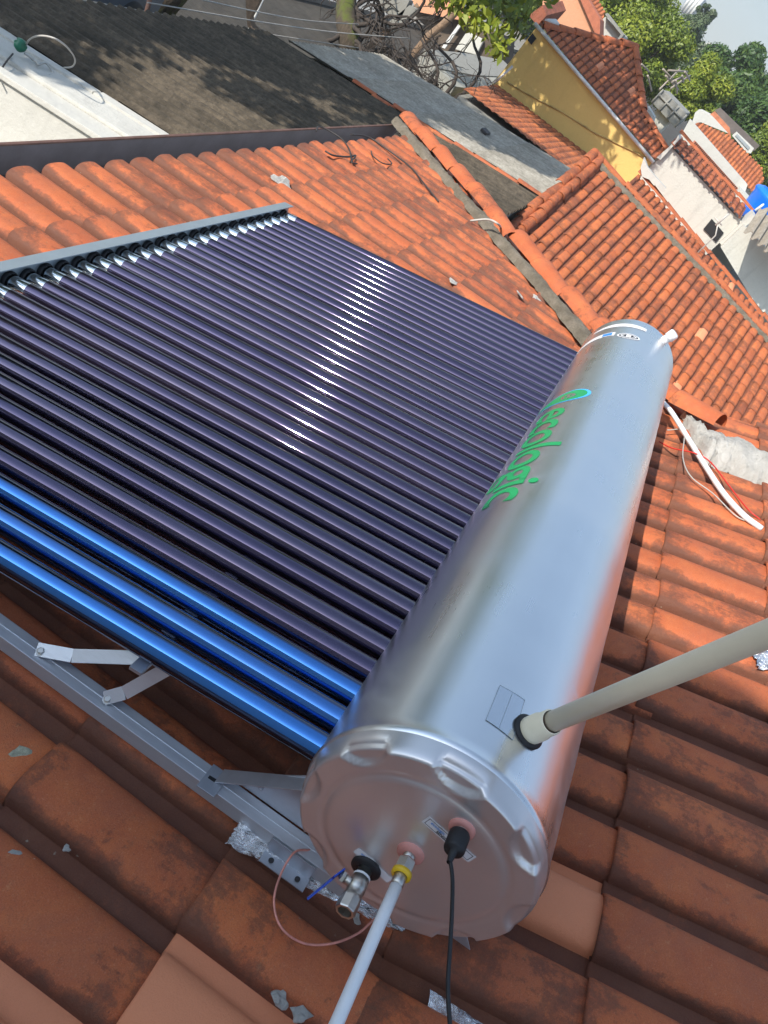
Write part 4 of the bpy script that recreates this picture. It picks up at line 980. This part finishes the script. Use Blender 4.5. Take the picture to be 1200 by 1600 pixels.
for i in range(nW*4): mb.add([vs[2*i], vs[2*i+2], vs[2*i+3], vs[2*i+1], vs[2*i]-np.array([0, 0, .02]), vs[2*i+2]-np.array([0, 0, .02]), vs[2*i+3]-np.array([0, 0, .02]), vs[2*i+1]-np.array([0, 0, .02])], [(0, 1, 2, 3), (7, 6, 5, 4), (0, 4, 5, 1)])
mb.build('corrugated_sheet', M_FIBL, cn, world=True, recalc=False)
wt = empty('water_tank', atx(1192, 330, 18.5), label='bright blue round water tank on a white stand at the right edge', cat='water tank')
tc = atx(1211, 321, 18.5); 
MB().lathe([(-.55, .0001), (-.55, .42), (-.35, .5), (-.05, .56), (0, .60), (.05, .58), (.12, .45), (.15, .0001)], tc, (0, 0, 1), 28).build('tank_body', simple('blue_plastic', (.005, .16, .75), .3, .05), wt, world=True)
MB().lathe([(.17, .0001), (.17, .50), (.20, .52), (.24, .30), (.25, .0001)], tc+np.array([.25, .05, .1]), (0, 0, 1), 24).build('lid', M_CONC, wt, world=True)
MB().tube([tc+np.array([-.5, .25, -.3]), tc+np.array([-.45, .2, .05]), tc+np.array([-.2, .1, .2])], .03, 8).build('pipe', M_WPLA, wt, world=True)
MB().box(tc+np.array([0, .2, -1.0]), (1.3, 1.1, .8)).build('stand', M_WHITE, wt, world=True)
# house behind with long white parapet (H5)
X5 = 24.
h5 = empty('white_house', (26, 0, ZG), label='white house with a long bright parapet and orange hip roof behind the barred window', cat='house')
mb = MB(); slab_px(mb, [(1063, 213), (1078, 186), (1168, 289), (1158, 318)], X5, .35, ); mb.build('wall', M_WHITE, h5, world=True)
mb = MB(); P5 = [atx(*q, X5-.25) for q in [(1079, 229), (1086, 223), (1158, 301), (1154, 312)]]
for t in np.linspace(0, 1, 40): mb.box(P5[0]*(1-t)+P5[3]*t+np.array([0, 0, .06]), (.09, .085, .22))
mb.build('balustrade', simple('pink_brick', (.50, .20, .13), .85, .15), h5, world=True)
e5 = atx(1083, 193, X5+.4); f5 = atx(1166, 288, X5+.4); ex5 = (f5-e5)/np.linalg.norm(f5-e5); n5_ = np.cross(ex5, np.array([1, 0, .45])); n5_ /= np.linalg.norm(n5_); n5_ = n5_ if n5_[2] > 0 else -n5_
d5 = n5_ @ e5; q5 = lambda x, y: onp(x, y, n5_, d5)
K = [q5(*q) for q in [(1083, 193), (1095, 191), (1138, 210), (1191, 262), (1194, 283), (1176, 300)]]
cl = [edge_clip(K[i], K[i+1], (K[0]+K[3]+K[5])/3) for i in range(5)]
tiles('roof', M_TILE3, h5, e5-ex5*.6, ex5, (1, 0, .45), (0, 44), (0, 22), nu=7, pw=.115, h=.03, bw=.085, clips=cl, seed=71)
mb = MB(); mb.prism([(X5+.2, e5[1], ZG), (X5+.2, e5[1], e5[2]-.1), (X5+.2, f5[1], f5[2]-.1), (X5+.2, f5[1], ZG)], (4, 0, -.0)); mb.build('body', M_WHITE, h5, world=True)
MB().box(atx(1180, 318, X5-.5)+np.array([0, 0, -.7]), (1.0, 1.2, 1.4)).build('annexe', M_WHITE2, h5, world=True)
X6 = 31.
h6 = empty('white_house', (33, 1, ZG), label='farthest white house with a long dark sheet roof below the big trees', cat='house')
mb = MB(); slab_px(mb, [(1086, 176), (1092, 171), (1112, 181), (1137, 208), (1095, 191), (1080, 196)], X6, 3.); mb.build('wall', M_WHITE, h6, world=True)
mb = MB(); slab_px(mb, [(1108, 180), (1116, 174), (1140, 200), (1142, 214), (1137, 210)], X6+.5, 1.); mb.build('roof', simple('far_tile', (.42, .15, .075), .85, .25, 6), h6, world=True)
mb = MB(); slab_px(mb, [(1117, 172), (1125, 168), (1187, 228), (1178, 236), (1142, 208)], X6+2, .6); mb.build('sheet_roof', simple('dark_sheet', (.12, .10, .09), .8, .2, 4), h6, world=True)
mb = MB(); slab_px(mb, [(1144, 212), (1151, 206), (1178, 232), (1173, 240), (1166, 238)], X6-.5, .5); mb.build('window_band', M_WHITE, h6, world=True)
mb = MB(); slab_px(mb, [(1149, 212), (1152, 209), (1172, 230), (1169, 234)], X6-.53, .03); mb.build('window', simple('grey_glass', (.3, .33, .34), .2), h6, world=True)
# concrete cistern, steel frame
ci = empty('concrete_cistern', (21, 1.5, ZG), label='boxy weathered concrete cistern behind the yellow house roof', cat='cistern')
P = [atx(*q, 20.5) for q in [(1018, 160), (1037, 140), (1073, 177), (1054, 199)]]
mb = MB(); mb.prism(P, (1.8, 0, 0)); mb.build('tank_walls', M_CONC, ci, world=True, bevel=.03)
mb = MB(); up3 = (P[1]-P[0]); dn3 = (P[3]-P[0])
for t in (.0, .33, .66, 1.): mb.tube([P[0]+dn3*t+np.array([-.02, 0, 0]), P[1]+dn3*t+np.array([-.02, 0, 0])], .025, 5)
mb.tube([P[0]+up3*.62+np.array([-.02, 0, 0]), P[3]+up3*.62+np.array([-.02, 0, 0])], .025, 5); mb.build('rib', M_CONC, ci, world=True)
MB().prism([(20.7, P[0][1]-.2, P[3][2]+.1), (20.7, P[3][1]+.2, P[3][2]), (20.7, P[3][1]+.2, ZG), (20.7, P[0][1]-.2, ZG)], (1.4, 0, 0)).build('base', M_WHITE2, ci, world=True)
sf = empty('steel_frame', atx(1040, 120, 26), label='tangle of pale steel roof bars standing among the trees behind the cistern', cat='frame')
mb = MB()
for a, b_ in [((1030, 140), (1062, 108)), ((1048, 138), (1078, 118)), ((1044, 110), (1074, 112)), ((1036, 108), (1056, 130)), ((1056, 125), (1058, 146)), ((1050, 128), (1066, 120)), ((1066, 118), (1068, 128)), ((1012, 118), (1018, 142)), ((1002, 100), (1014, 112)), ((1070, 112), (1078, 126)), ((1040, 118), (1060, 140))]:
    mb.tube([atx(*a, 25.), atx(*b_, 26.)], .028, 5)
mb.build('bars', simple('pale_steel', (.28, .24, .20), .7, .2), sf, world=True)
# salmon house behind the yellow one
X7 = 27.
sh = empty('salmon_house', (29, 6, ZG), label='salmon-orange house with tiled roofs seen above the yellow house', cat='house')
mb = MB(); slab_px(mb, [(848, 0), (905, -8), (919, 30), (936, 64), (905, 56), (868, 45), (847, 22)], X7, 2.5); mb.build('wall', M_SALM, sh, world=True)
mb = MB(); slab_px(mb, [(902, -12), (911, -14), (938, 30), (937, 62), (934, 62), (918, 26)], X7-.15, .8); mb.build('parapet', simple('terracotta_band', (.40, .13, .07), .85, .2), sh, world=True)
e7 = atx(911, -20, X7+.6); f7 = atx(942, 30, X7+.6); ex7 = (f7-e7)/np.linalg.norm(f7-e7); n7 = np.cross(ex7, np.array([1, 0, .5])); n7 = n7 if n7[2] > 0 else -n7; d7 = n7 @ e7
q7 = lambda x, y: onp(x, y, n7, d7); K = [q7(*q) for q in [(911, -20), (925, -20), (946, 18), (942, 30)]]
tiles('roof', M_TILE3, sh, e7-ex7*.5, ex7, (1, 0, .5), (0, 40), (0, 16), nu=7, pw=.12, h=.03, bw=.09, clips=[edge_clip(K[1], K[2], K[0]), edge_clip(K[2], K[3], K[0])], seed=81)
mb = MB(); slab_px(mb, [(929, 40), (946, 26), (970, 52), (958, 70), (936, 66)], X7+1.6, 2.); mb.build('white_wall', M_WHITE, sh, world=True)
mb = MB(); slab_px(mb, [(945, 22), (949, 20), (975, 54), (962, 70), (958, 69), (970, 54)], X7+1.3, .4); mb.build('gutter', M_CONC, sh, world=True)
mb = MB(); slab_px(mb, [(914, -4), (918, -6), (929, 8), (926, 12)], X7+1., .05); mb.build('skylight', M_GLASSD, sh, world=True)
mb = MB(); e8 = [atx(*q, 22.) for q in [(826, 24), (848, 8), (854, 24), (840, 40)]]; mb.prism(e8, (1.5, 0, .3)); mb.build('side_roof', simple('worn_tile_dark', (.25, .08, .045), .85, .3, 5, .02), sh, world=True)

# ------------------------------------------------------------------ yard, street side (upper left)
def px_slab(mb, pts, z, t): return mb.prism([atz(x, y, z) for x, y in pts], (0, 0, -t))
e = empty('flat_roofed_garage', atz(735, 95, -2.7), label='garage with a dark flat concrete roof beyond the grey shed', cat='garage')
mb = MB(); px_slab(mb, [(664, 76), (728, 83), (786, 94), (800, 108), (792, 120), (740, 117), (682, 106)], -2.6, .25); mb.build('roof', M_CONC, e, world=True)
mb = MB(); px_slab(mb, [(668, 79), (728, 86), (784, 97), (788, 118), (740, 115), (686, 104)], -2.86, 1.1); mb.build('wall', M_CONC, e, world=True)
e = empty('flat_roofed_annexe', atz(740, 125, -2.3), label='lower annexe with a pale slab roof beside the low red shed', cat='annexe')
mb = MB(); px_slab(mb, [(686, 109), (740, 119), (792, 122), (780, 134), (772, 146), (750, 141), (712, 135)], -2.25, .2); mb.build('roof', simple('pale_slab', (.30, .30, .27), .9, .2, 2), e, world=True)
mb = MB(); px_slab(mb, [(700, 114), (740, 121), (788, 124), (776, 136), (768, 143), (750, 139), (716, 133)], -2.46, 1.5); mb.build('wall', M_CONC, e, world=True)
ch = empty('street_house', (33, 10, ZG), label='brown house across the yard with white garage doors and an orange roof edge', cat='house')
mb = MB(); slab_px(mb, [(600, 10), (660, 10), (772, 50), (768, 100), (700, 84), (620, 60)], 29., 3.); mb.build('wall', simple('brown_wall', (.10, .075, .055), .9, .3, 2), ch, world=True)
mb = MB(); slab_px(mb, [(640, -8), (700, -8), (740, 24), (735, 34), (700, 28), (652, 18)], 28.6, .5); mb.build('roof_edge', M_SALM, ch, world=True)
for q in ([(711, 77), (730, 48), (741, 54), (723, 81)], [(725, 81), (743, 55), (756, 62), (744, 86)]):
    mb = MB(); slab_px(mb, q, 28.8, .15); mb.build('garage_door', M_WHITE2, ch, world=True, bevel=.03)
mb = MB(); slab_px(mb, [(690, 74), (716, 38), (720, 40), (695, 76)], 28.7, .1); mb.build('door_post', M_POLE, ch, world=True)
# white wall pieces at the very top
ww = empty('garden_wall', (22, 12.6, ZG), label='pale concrete wall pieces at the top edge beyond the yard', cat='wall')
mb = MB()
for q in ([(428, 0), (448, 0), (440, 14), (426, 10)], [(462, 14), (475, 0), (482, 0), (470, 18)], [(584, 10), (600, -5), (640, 0), (625, 32)], [(600, 40), (640, 8), (652, 14), (612, 50)]):
    slab_px(mb, q, 21., .3)
mb.build('wall', M_CONC, ww, world=True)
# poles and fence wires
for a, b_, r, lab in [((410, 0), (391, 42), .035, 'bright thin pole leaning at the top edge, right of the broken post'), ((796, 108), (772, 130), .04, 'short white pole standing by the annexe in front of the yellow wall')]:
    A = atx(*a, 11.5 if b_[0] < 500 else 16.); B = atx(*b_, 11.5 if b_[0] < 500 else 16.); B2 = B+(B-A)*.6 if b_[0] < 500 else B
    mb = MB(); mb.tube([A+(A-B)*.2, B2], r*.6, 8); mb.build('pole', M_POLE, label=lab, cat='pole')
for pts, lab, m_ in [([(236, -8), (225, 36)], 'thin rusty fence stake in front of the parked car', M_RUST)]:
    mb = MB(); mb.tube([atx(*pts[0], 8.3), atx(*pts[1], 8.3)], .03, 7); mb.build('fence_stake', m_, label=lab, cat='stake')
mb = MB(); A = [atx(x, y, 11.) for x, y in [(383, -6), (409, -4), (398, 18), (391, 30), (394, 44), (404, 52), (396, 56), (386, 40), (384, 14)]]; mb.prism(A, (.25, .1, 0)); mb.build('broken_post', M_WOOD, bevel=.02, label='broken pale timber post at the top edge beyond the mossy roof', cat='post')
for i, (pts, lab) in enumerate([([(95, -6), (250, 22), (400, 50), (560, 75)], 'fence wire, the lowest of the three over the yard'), ([(230, 4), (400, 33), (520, 50), (640, 60)], 'fence wire, the middle one over the yard'), ([(300, -4), (400, 18), (480, 32), (560, 38)], 'fence wire, the highest of the three over the yard')]):
    xs_ = np.linspace(8.0, 15., len(pts)); mb = MB(); mb.tube(spline([atx(*q, x) for q, x in zip(pts, xs_)], 6), .008, 5)
    mb.build('fence_wire', M_WIREL, label=lab, cat='wire', group='fence wires over the yard')
# parked car (mostly beyond the top edge)
car = empty('parked_car', (8.9, 8.6, ZG), (0, 0, R(4)), label='light blue-grey parked car in the shade at the top left beyond the mossy roof', cat='car')
M_CARP = simple('car_paint', (.20, .25, .32), .25, .05, 4, Metallic=.5, Coat_Weight=.8)
side = [(-2.0, .35), (-2.05, .75), (-1.9, .98), (-1.55, 1.02), (-1.05, 1.42), (.35, 1.45), (1.0, 1.02), (1.75, .88), (2.05, .70), (2.08, .35)]
b = bmesh.new(); nS = len(side); rows = []
for yv, sc_ in ((-.84, .93), (-.80, 1.), (.80, 1.), (.84, .93)):
    rows.append([b.verts.new((-x*(1 if abs(yv) < .82 else .985), yv*(1 if z < 1.1 else .86), .3+(z-.3)*sc_)) for x, z in side])
for i in range(3):
    for j in range(nS): j2 = (j+1) % nS; b.faces.new((rows[i][j], rows[i][j2], rows[i+1][j2], rows[i+1][j]))
b.faces.new(rows[0][::-1]); b.faces.new(rows[3]); bmesh.ops.recalc_face_normals(b, faces=b.faces)
me = bpy.data.meshes.new('body'); b.to_mesh(me); b.free(); link('body', me, M_CARP, car)
for sy in (-1, 1):
    for xs2 in ([(1.40, 1.04), (1.02, 1.36), (.30, 1.39), (.30, 1.04)], [(.22, 1.04), (.22, 1.39), (-.30, 1.39), (-.82, 1.04)]):
        mb = MB(); mb.prism([(x, sy*(.858 if z < 1.1 else .735), z) for x, z in xs2], (0, sy*.004, 0)); mb.build('side_window', M_GLASSD, car)
MB().prism([(-.44, -.62, 1.40), (-.44, .62, 1.40), (-1.0, .66, 1.05), (-1.0, -.66, 1.05)], (-.02, 0, .03)).build('windscreen', M_GLASSD, car)
MB().prism([(1.16, -.62, 1.36), (1.16, .62, 1.36), (1.56, .66, 1.06), (1.56, -.66, 1.06)], (.02, 0, .03)).build('rear_window', M_GLASSD, car)
for x in (-1.3, 1.3):
    for y in (-.78, .78):
        wmb = MB().lathe([(-.1, .2), (-.1, .31), (.1, .31), (.1, .2)], (x, y, .31), (0, 1, 0), 24); wl_ = wmb.build('wheel', M_RUB, car)
        MB().lathe([(-.101, .0001), (-.101, .2), (.101, .2), (.101, .0001)], (x, y, .31), (0, 1, 0), 24).build('rim', M_CHROME, wl_)
for y in (-.66, .66):
    MB().box((2.04, y, .78), (.06, .22, .13)).build('tail_light', simple('tail_lens', (.5, .01, .01), .2), car, bevel=.01)
    MB().box((-2.06, y, .70), (.06, .26, .12)).build('headlight', M_GLASSD, car, bevel=.01)
# parked motor scooter: red and white beyond the garage
ms = empty('motor_scooter', atz(803, 86, ZG+.9)-np.array([0, 0, .9]), (0, 0, R(60)), label='small red and white motor scooter in the street left of the yellow house', cat='scooter')
M_REDP = simple('red_paint', (.62, .015, .025), .3, .05)
MB().prism([(-.75, -.16, .62), (.05, -.16, .62), (.25, -.16, .40), (.2, -.16, .28), (-.65, -.16, .35)], (0, .32, 0)).build('body', M_REDP, ms, bevel=.05)
MB().box((-.25, 0, .78), (.75, .28, .12)).build('seat', M_RUB, ms, bevel=.04)
MB().prism([(.45, -.2, .35), (.55, -.2, 1.0), (.68, -.2, .95), (.62, -.2, .35)], (0, .4, 0)).build('leg_shield', M_WHITE, ms, bevel=.04)
for x in (-.6, .7): MB().lathe([(-.05, .0001), (-.05, .25), (.05, .25), (.05, .0001)], (x, 0, .25), (0, 1, 0), 20).build('wheel', M_RUB, ms)
MB().tube([(.5, -.3, 1.08), (.56, 0, 1.05), (.5, .3, 1.08)], .02, 8).build('handlebar', M_CHROME, ms)
MB().box((-.72, 0, .98), (.38, .42, .34)).build('top_box', M_WHITE, ms, bevel=.05)

# ------------------------------------------------------------------ trees
def leaves(name, mat, clumps, n, size, parent, seed=0, flat=.0, droop=0., world=True):
    rg = np.random.default_rng(seed); cl = np.array([c[:3] for c in clumps], float); ra = np.array([c[3] for c in clumps], float)
    wgt = ra**2/np.sum(ra**2); k = rg.choice(len(cl), n, p=wgt)
    d = rg.normal(0, 1, (n, 3)); d /= np.linalg.norm(d, axis=1)[:, None]; rad = ra[k]*(rg.random(n)**.28)*(1+rg.normal(0, .06, n))
    d[:, 2] *= .78; P = cl[k]+d*rad[:, None]
    no = d+rg.normal(0, .55, (n, 3))+np.array([0, 0, .45]); no /= np.linalg.norm(no, axis=1)[:, None]
    a = np.cross(no, rg.normal(0, 1, (n, 3))); a[:, 2] -= droop; a /= np.linalg.norm(a, axis=1)[:, None]; b = np.cross(no, a)
    s = size*(.55+rg.random(n)*.9); a *= s[:, None]; b *= (s*.42)[:, None]
    V = np.stack([P-a, P-a*.1+b, P+a, P-a*.1-b], 1).reshape(-1, 3); F = np.arange(4*n).reshape(-1, 4)
    cc = rg.normal(.5, .13, len(cl))[k]
    tint = np.clip(cc+rg.normal(0, .16, n), 0, 1); T = np.repeat(np.stack([tint, tint, tint, np.ones(n)], 1), 4, axis=0)
    me = bpy.data.meshes.new(name); me.from_pydata(V.tolist(), [], F.tolist())
    me.color_attributes.new('tint', 'FLOAT_COLOR', 'POINT').data.foreach_set('color', T.astype(np.float32).ravel()); me.update()
    return link(name, me, mat, parent, world=world)
def clumps_in(c, r, n, cr, seed, zmin=None):
    rg = np.random.default_rng(seed); out = []
    for i in range(n):
        d = rg.normal(0, 1, 3); d /= np.linalg.norm(d); q = np.array(c)+d*np.array(r)*(rg.random()**.45); out.append((*q, cr*rg.uniform(.65, 1.3)))
    return out
def tree(name, base, trunk_r, top, cl, n, size, mat, label, seed=0, droop=0., group=None, cat='tree'):
    e = empty(name, base, label=label, cat=cat, group=group); rg = random.Random(seed)
    mb = MB(); base = np.array(base, float); top = np.array(top, float)
    mid = (base+top)/2+np.array([rg.uniform(-.2, .2), rg.uniform(-.2, .2), 0])
    mb.tube(spline([base, mid, top], 5), [trunk_r*(1-.055*i) for i in range(11)], 10)
    for q in rg.sample(list(cl), min(9, len(cl))):
        m2 = (top+np.array(q[:3]))/2+np.array([0, 0, -.1]); mb.tube(spline([mid*.2+top*.8, m2, q[:3]], 3), [trunk_r*.42*(1-.12*i) for i in range(7)], 6)
    mb.build('trunk', M_BARK, e, world=True)
    leaves('crown', mat, cl, int(n*2.2), size*.6, e, seed, droop=droop); return e
# tree whose leafy branch hangs into the picture before the yellow house
cl = clumps_in((13.6, 6.9, 3.0), (2.3, 2.7, 2.0), 26, .85, 1)+clumps_in((13.1, 5.9, 2.3), (1.3, 1.2, 1.0), 8, .6, 5)+[(*depth(x, y, d_), r_) for x, y, d_, r_ in
     [(705, -8, 14.0, .36), (730, 12, 14.1, .38), (752, 2, 14.2, .42), (760, 42, 14.0, .34), (778, 58, 14.1, .32), (788, 20, 14.4, .42), (812, 8, 14.6, .34), (776, 82, 14.0, .20), (806, 40, 14.4, .26), (742, 40, 14.1, .22), (690, -20, 14, .4), (840, -18, 14.8, .4), (858, -6, 15, .14)]]
tree('leafy_tree', (12.0, 8.6, ZG), .24, (13.2, 7.3, 1.2), cl, 4600, .18, M_LEAFA, 'bright green tree whose leafy branch hangs in at the top before the yellow wall', 1, .5)
cl = clumps_in((2.0, 9.3, 2.8), (3.9, 1.6, 1.3), 34, .75, 2)
tree('leafy_tree', (1.5, 10.4, ZG), .28, (1.8, 9.2, 1.5), cl, 4300, .21, M_LEAFB, 'tree in the yard beyond the top left edge that shades the mossy roof', 2)
cl = clumps_in((6.5, 8.0, 2.9), (2.4, 1.5, 1.5), 18, .75, 3)+clumps_in((6.9, 6.1, 3.1), (1.3, .9, .8), 6, .6, 6)
tree('leafy_tree', (7.0, 10.9, ZG), .24, (7.4, 9.2, 2.6), cl, 2700, .21, M_LEAFB, 'tree in the yard beyond the top edge that shades the grey corrugated roof', 3)
# mossy trunk with bare branches
tb = atz(548, 88, ZG)
e = empty('mossy_tree', tb, label='thick mossy tree trunk with bare twisting branches behind the sheds', cat='tree')
up_ = np.array([0, 0, 1.])
def apx(px, py, d_): return depth(px, py, d_)
D0 = float((tb-CW) @ RW[2])
mb = MB(); tr = [tb, apx(546, 60, D0-.3), apx(540, 25, D0-.4), apx(545, -20, D0-.5), apx(556, -70, D0-.6)]; mb.tube(spline(tr, 6), [.30-.004*i for i in range(25)], 14); mb.build('trunk', M_BARK, e, world=True)
mb = MB(); rg = random.Random(12)
def twig(p, d, L_, r, lev, mb):
    pts = [np.array(p)]; d = np.array(d, float)
    for i in range(6):
        d = d+np.array([rg.gauss(0, .28) for _ in range(3)])+np.array([0, 0, -.03]); d /= np.linalg.norm(d); pts.append(pts[-1]+d*L_/6)
    mb.tube(pts, [r*(1-i/8) for i in range(7)], 5, caps=False)
    if lev > 0:
        for k in range(rg.randint(2, 4)):
            q = pts[rg.randint(2, 6)]; dd_ = d+np.array([rg.gauss(0, .8) for _ in range(3)]); dd_ /= np.linalg.norm(dd_); twig(q, dd_, L_*rg.uniform(.5, .8), r*.6, lev-1, mb)
for (x, y, dx, dy) in [(548, 40, 1, .2), (548, 60, 1, .6), (545, 20, .9, -.2), (552, 30, .6, .9), (545, 0, 1, .5), (540, 50, -.6, .4), (556, 70, .8, .7), (550, 10, .8, .9)]:
    p = apx(x, y, D0-.4); d_ = RW.T @ np.array([dx, dy, rg.uniform(-.5, .1)]); twig(p, d_, rg.uniform(1.6, 2.6), .065, 3, mb)
mb.build('branches', M_TWIG, e, world=True)
# bare thicket
e = empty('bare_thicket', (14.3, 5.4, ZG), label='leafless thicket of grey-brown twigs spilling over the edge of the grey shed roof', cat='shrub')
mb = MB(); rg = random.Random(31)
for i in range(30):
    x = rg.uniform(590, 735); y = rg.uniform(85, 165)-abs(x-665)*.15; p = apx(x, y, rg.uniform(13.3, 15.2))
    d_ = RW.T @ np.array([rg.uniform(-1, 1), rg.uniform(-1, .4), rg.uniform(-.3, .6)]); twig(p, d_, rg.uniform(.6, 1.1), .016, 2, mb)
mb.build('twigs', M_TWIG, e, world=True)
mb = MB()
for i in range(5):
    x = 600+i*30; mb.tube(spline([np.array([14.5+.2*i, 5.6-.15*i, ZG]), apx(x+20, 130, 15.0), apx(x+rg.uniform(-20, 20), 60, 15.2)], 5), [.045-.002*k for k in range(11)], 6)
mb.build('stems', M_TWIG, e, world=True)
for (a, b_, m_, lab) in [((655, 10), (588, 62), M_WOOD, 'pale leaning limb, the left one of two beyond the bare thicket'), ((712, 18), (668, 58), M_WOOD, 'pale leaning limb, the right one of two beyond the bare thicket')]:
    mb = MB(); mb.tube([apx(*a, 20.), apx((a[0]+b_[0])/2+3, (a[1]+b_[1])/2, 20.2), apx(*b_, 20.2), apx(b_[0]-28, b_[1]+34, 20.)], [.11, .10, .10, .09], 8); mb.build('leaning_limb', m_, label=lab, cat='branch')
# far trees
def fartree(px, py, x, rad, mat, label, seed, n=7000, size=.2, zs=.85, group='trees beyond the houses'):
    c_ = atx(px, py, x); cl = clumps_in(c_, (rad*.8, rad*.8, rad*zs), 24, rad*.34, seed)
    tree('leafy_tree', (c_[0], c_[1], ZG), rad*.09, (c_[0], c_[1], c_[2]-rad*.3), cl, int(n*1.5), size*.78, mat, label, seed, group=group)
fartree(905, 5, 46., 3.1, M_LEAFA, 'fresh green tree behind the salmon house', 11, 9000, .22)
fartree(960, 45, 42., 2.7, M_LEAFA, 'yellow-green tree behind the ridge of the yellow house', 12, 9000, .20)
fartree(1012, 85, 40., 2.2, M_LEAFA, 'bushy light green tree just above the cistern', 13, 8000, .18)
fartree(1000, 44, 62., 2.5, M_LEAFC, 'grey-green tree below the distant tower', 14, 9000, .26)
fartree(1052, 84, 58., 2.4, M_LEAFC, 'feathery grey-green tree in the middle of the skyline', 15, 9000, .22)
fartree(1090, 142, 36., 1.35, M_LEAFA, 'small yellow-green tree right of the steel frame', 16, 7000, .14)
fartree(1138, 145, 52., 2.4, M_LEAFB, 'tall dark green tree with a pointed top against the sky', 17, 10000, .24, 1.05)
fartree(1170, 190, 48., 2.5, M_LEAFB, 'dark green tree above the farthest white house', 18, 10000, .24)
fartree(1205, 215, 44., 2.6, M_LEAFB, 'dark green tree at the right edge', 19, 8000, .22)
fartree(1190, 245, 40., 1.3, M_LEAFA, 'low green bush beside the orange hip roof at the right edge', 20, 5000, .15)
fartree(1092, 34, 75., 1.0, M_LEAFC, 'thin conifer leaning against the sky beside the tower', 21, 3000, .22, 1.3)
fartree(860, -40, 50., 4., M_LEAFB, 'green tree beyond the top edge behind the salmon house', 22, 6000, .26)
MB().box((150, -10, -6), (12, 70, 12)).bm().free()
# pale town glimpsed through the trees, tower
tb_ = empty('distant_building', atx(1110, 95, 95.), label='pale building glimpsed between the grey-green and dark green trees', cat='building')
mb = MB(); slab_px(mb, [(1092, 70), (1110, 66), (1140, 105), (1120, 125)], 95., 8.); mb.build('wall', M_WHITE2, tb_, world=True)
mb = MB()
for q in [(1104, 84), (1112, 92), (1119, 101), (1112, 104)]: slab_px(mb, [(q[0], q[1]), (q[0]+3, q[1]-3), (q[0]+6, q[1]), (q[0]+3, q[1]+3)], 94.9, .1)
mb.build('windows', M_GLASSD, tb_, world=True)
tw = empty('glass_tower', atx(1080, 5, 260.), label='blue-grey glass tower on the skyline at the top edge', cat='tower')
mb = MB(); slab_px(mb, [(1062, 14), (1082, -14), (1103, 0), (1079, 28)], 260., 20.); mb.build('tower_body', simple('blue_glass', (.16, .22, .30), .25, .1, .05), tw, world=True)
mb = MB()
for t in (0.15, .38, .62, .85):
    a = atx(1062+17*t*1.0, 14+14*t, 259.8); b_ = atx(1082+21*t, -14+14*t, 259.8); mb.tube([a, b_], .5, 4)
mb.build('mullion', M_POLE, tw, world=True)
# ------------------------------------------------------------------ unseen block added behind the photographer, its top shaped to shade the foreground
bh = empty('shade_block', (-7.5, 2, ZG), label='unseen cream wall block added behind the photographer to shade the foreground', cat='house')
X0 = -4.5
MB().prism([(X0, -.6, ZG), (X0, -.6, 4.93), (X0, 3.75, 4.90), (X0, 3.98, 4.80), (X0, 4.2, 4.80), (X0, 4.95, 4.30), (X0, 7.2, 2.3), (X0, 7.2, ZG)], (-4, 0, 0)).build('wall', M_CREAMW, bh, world=True)

# ------------------------------------------------------------------ thin air haze round the whole scene
th = NT('haze_air'); th.t.nodes.remove(th.p)
pv = th.t.nodes.new('ShaderNodeVolumePrincipled'); pv.inputs['Color'].default_value = (.86, .91, .97, 1); pv.inputs['Density'].default_value = .0008
th.l(pv.outputs[0], th.t.nodes['Material Output'].inputs['Volume'])
MB().box((200, 30, 22.5), (1200, 800, 55)).build('haze', th.m, kind='stuff')
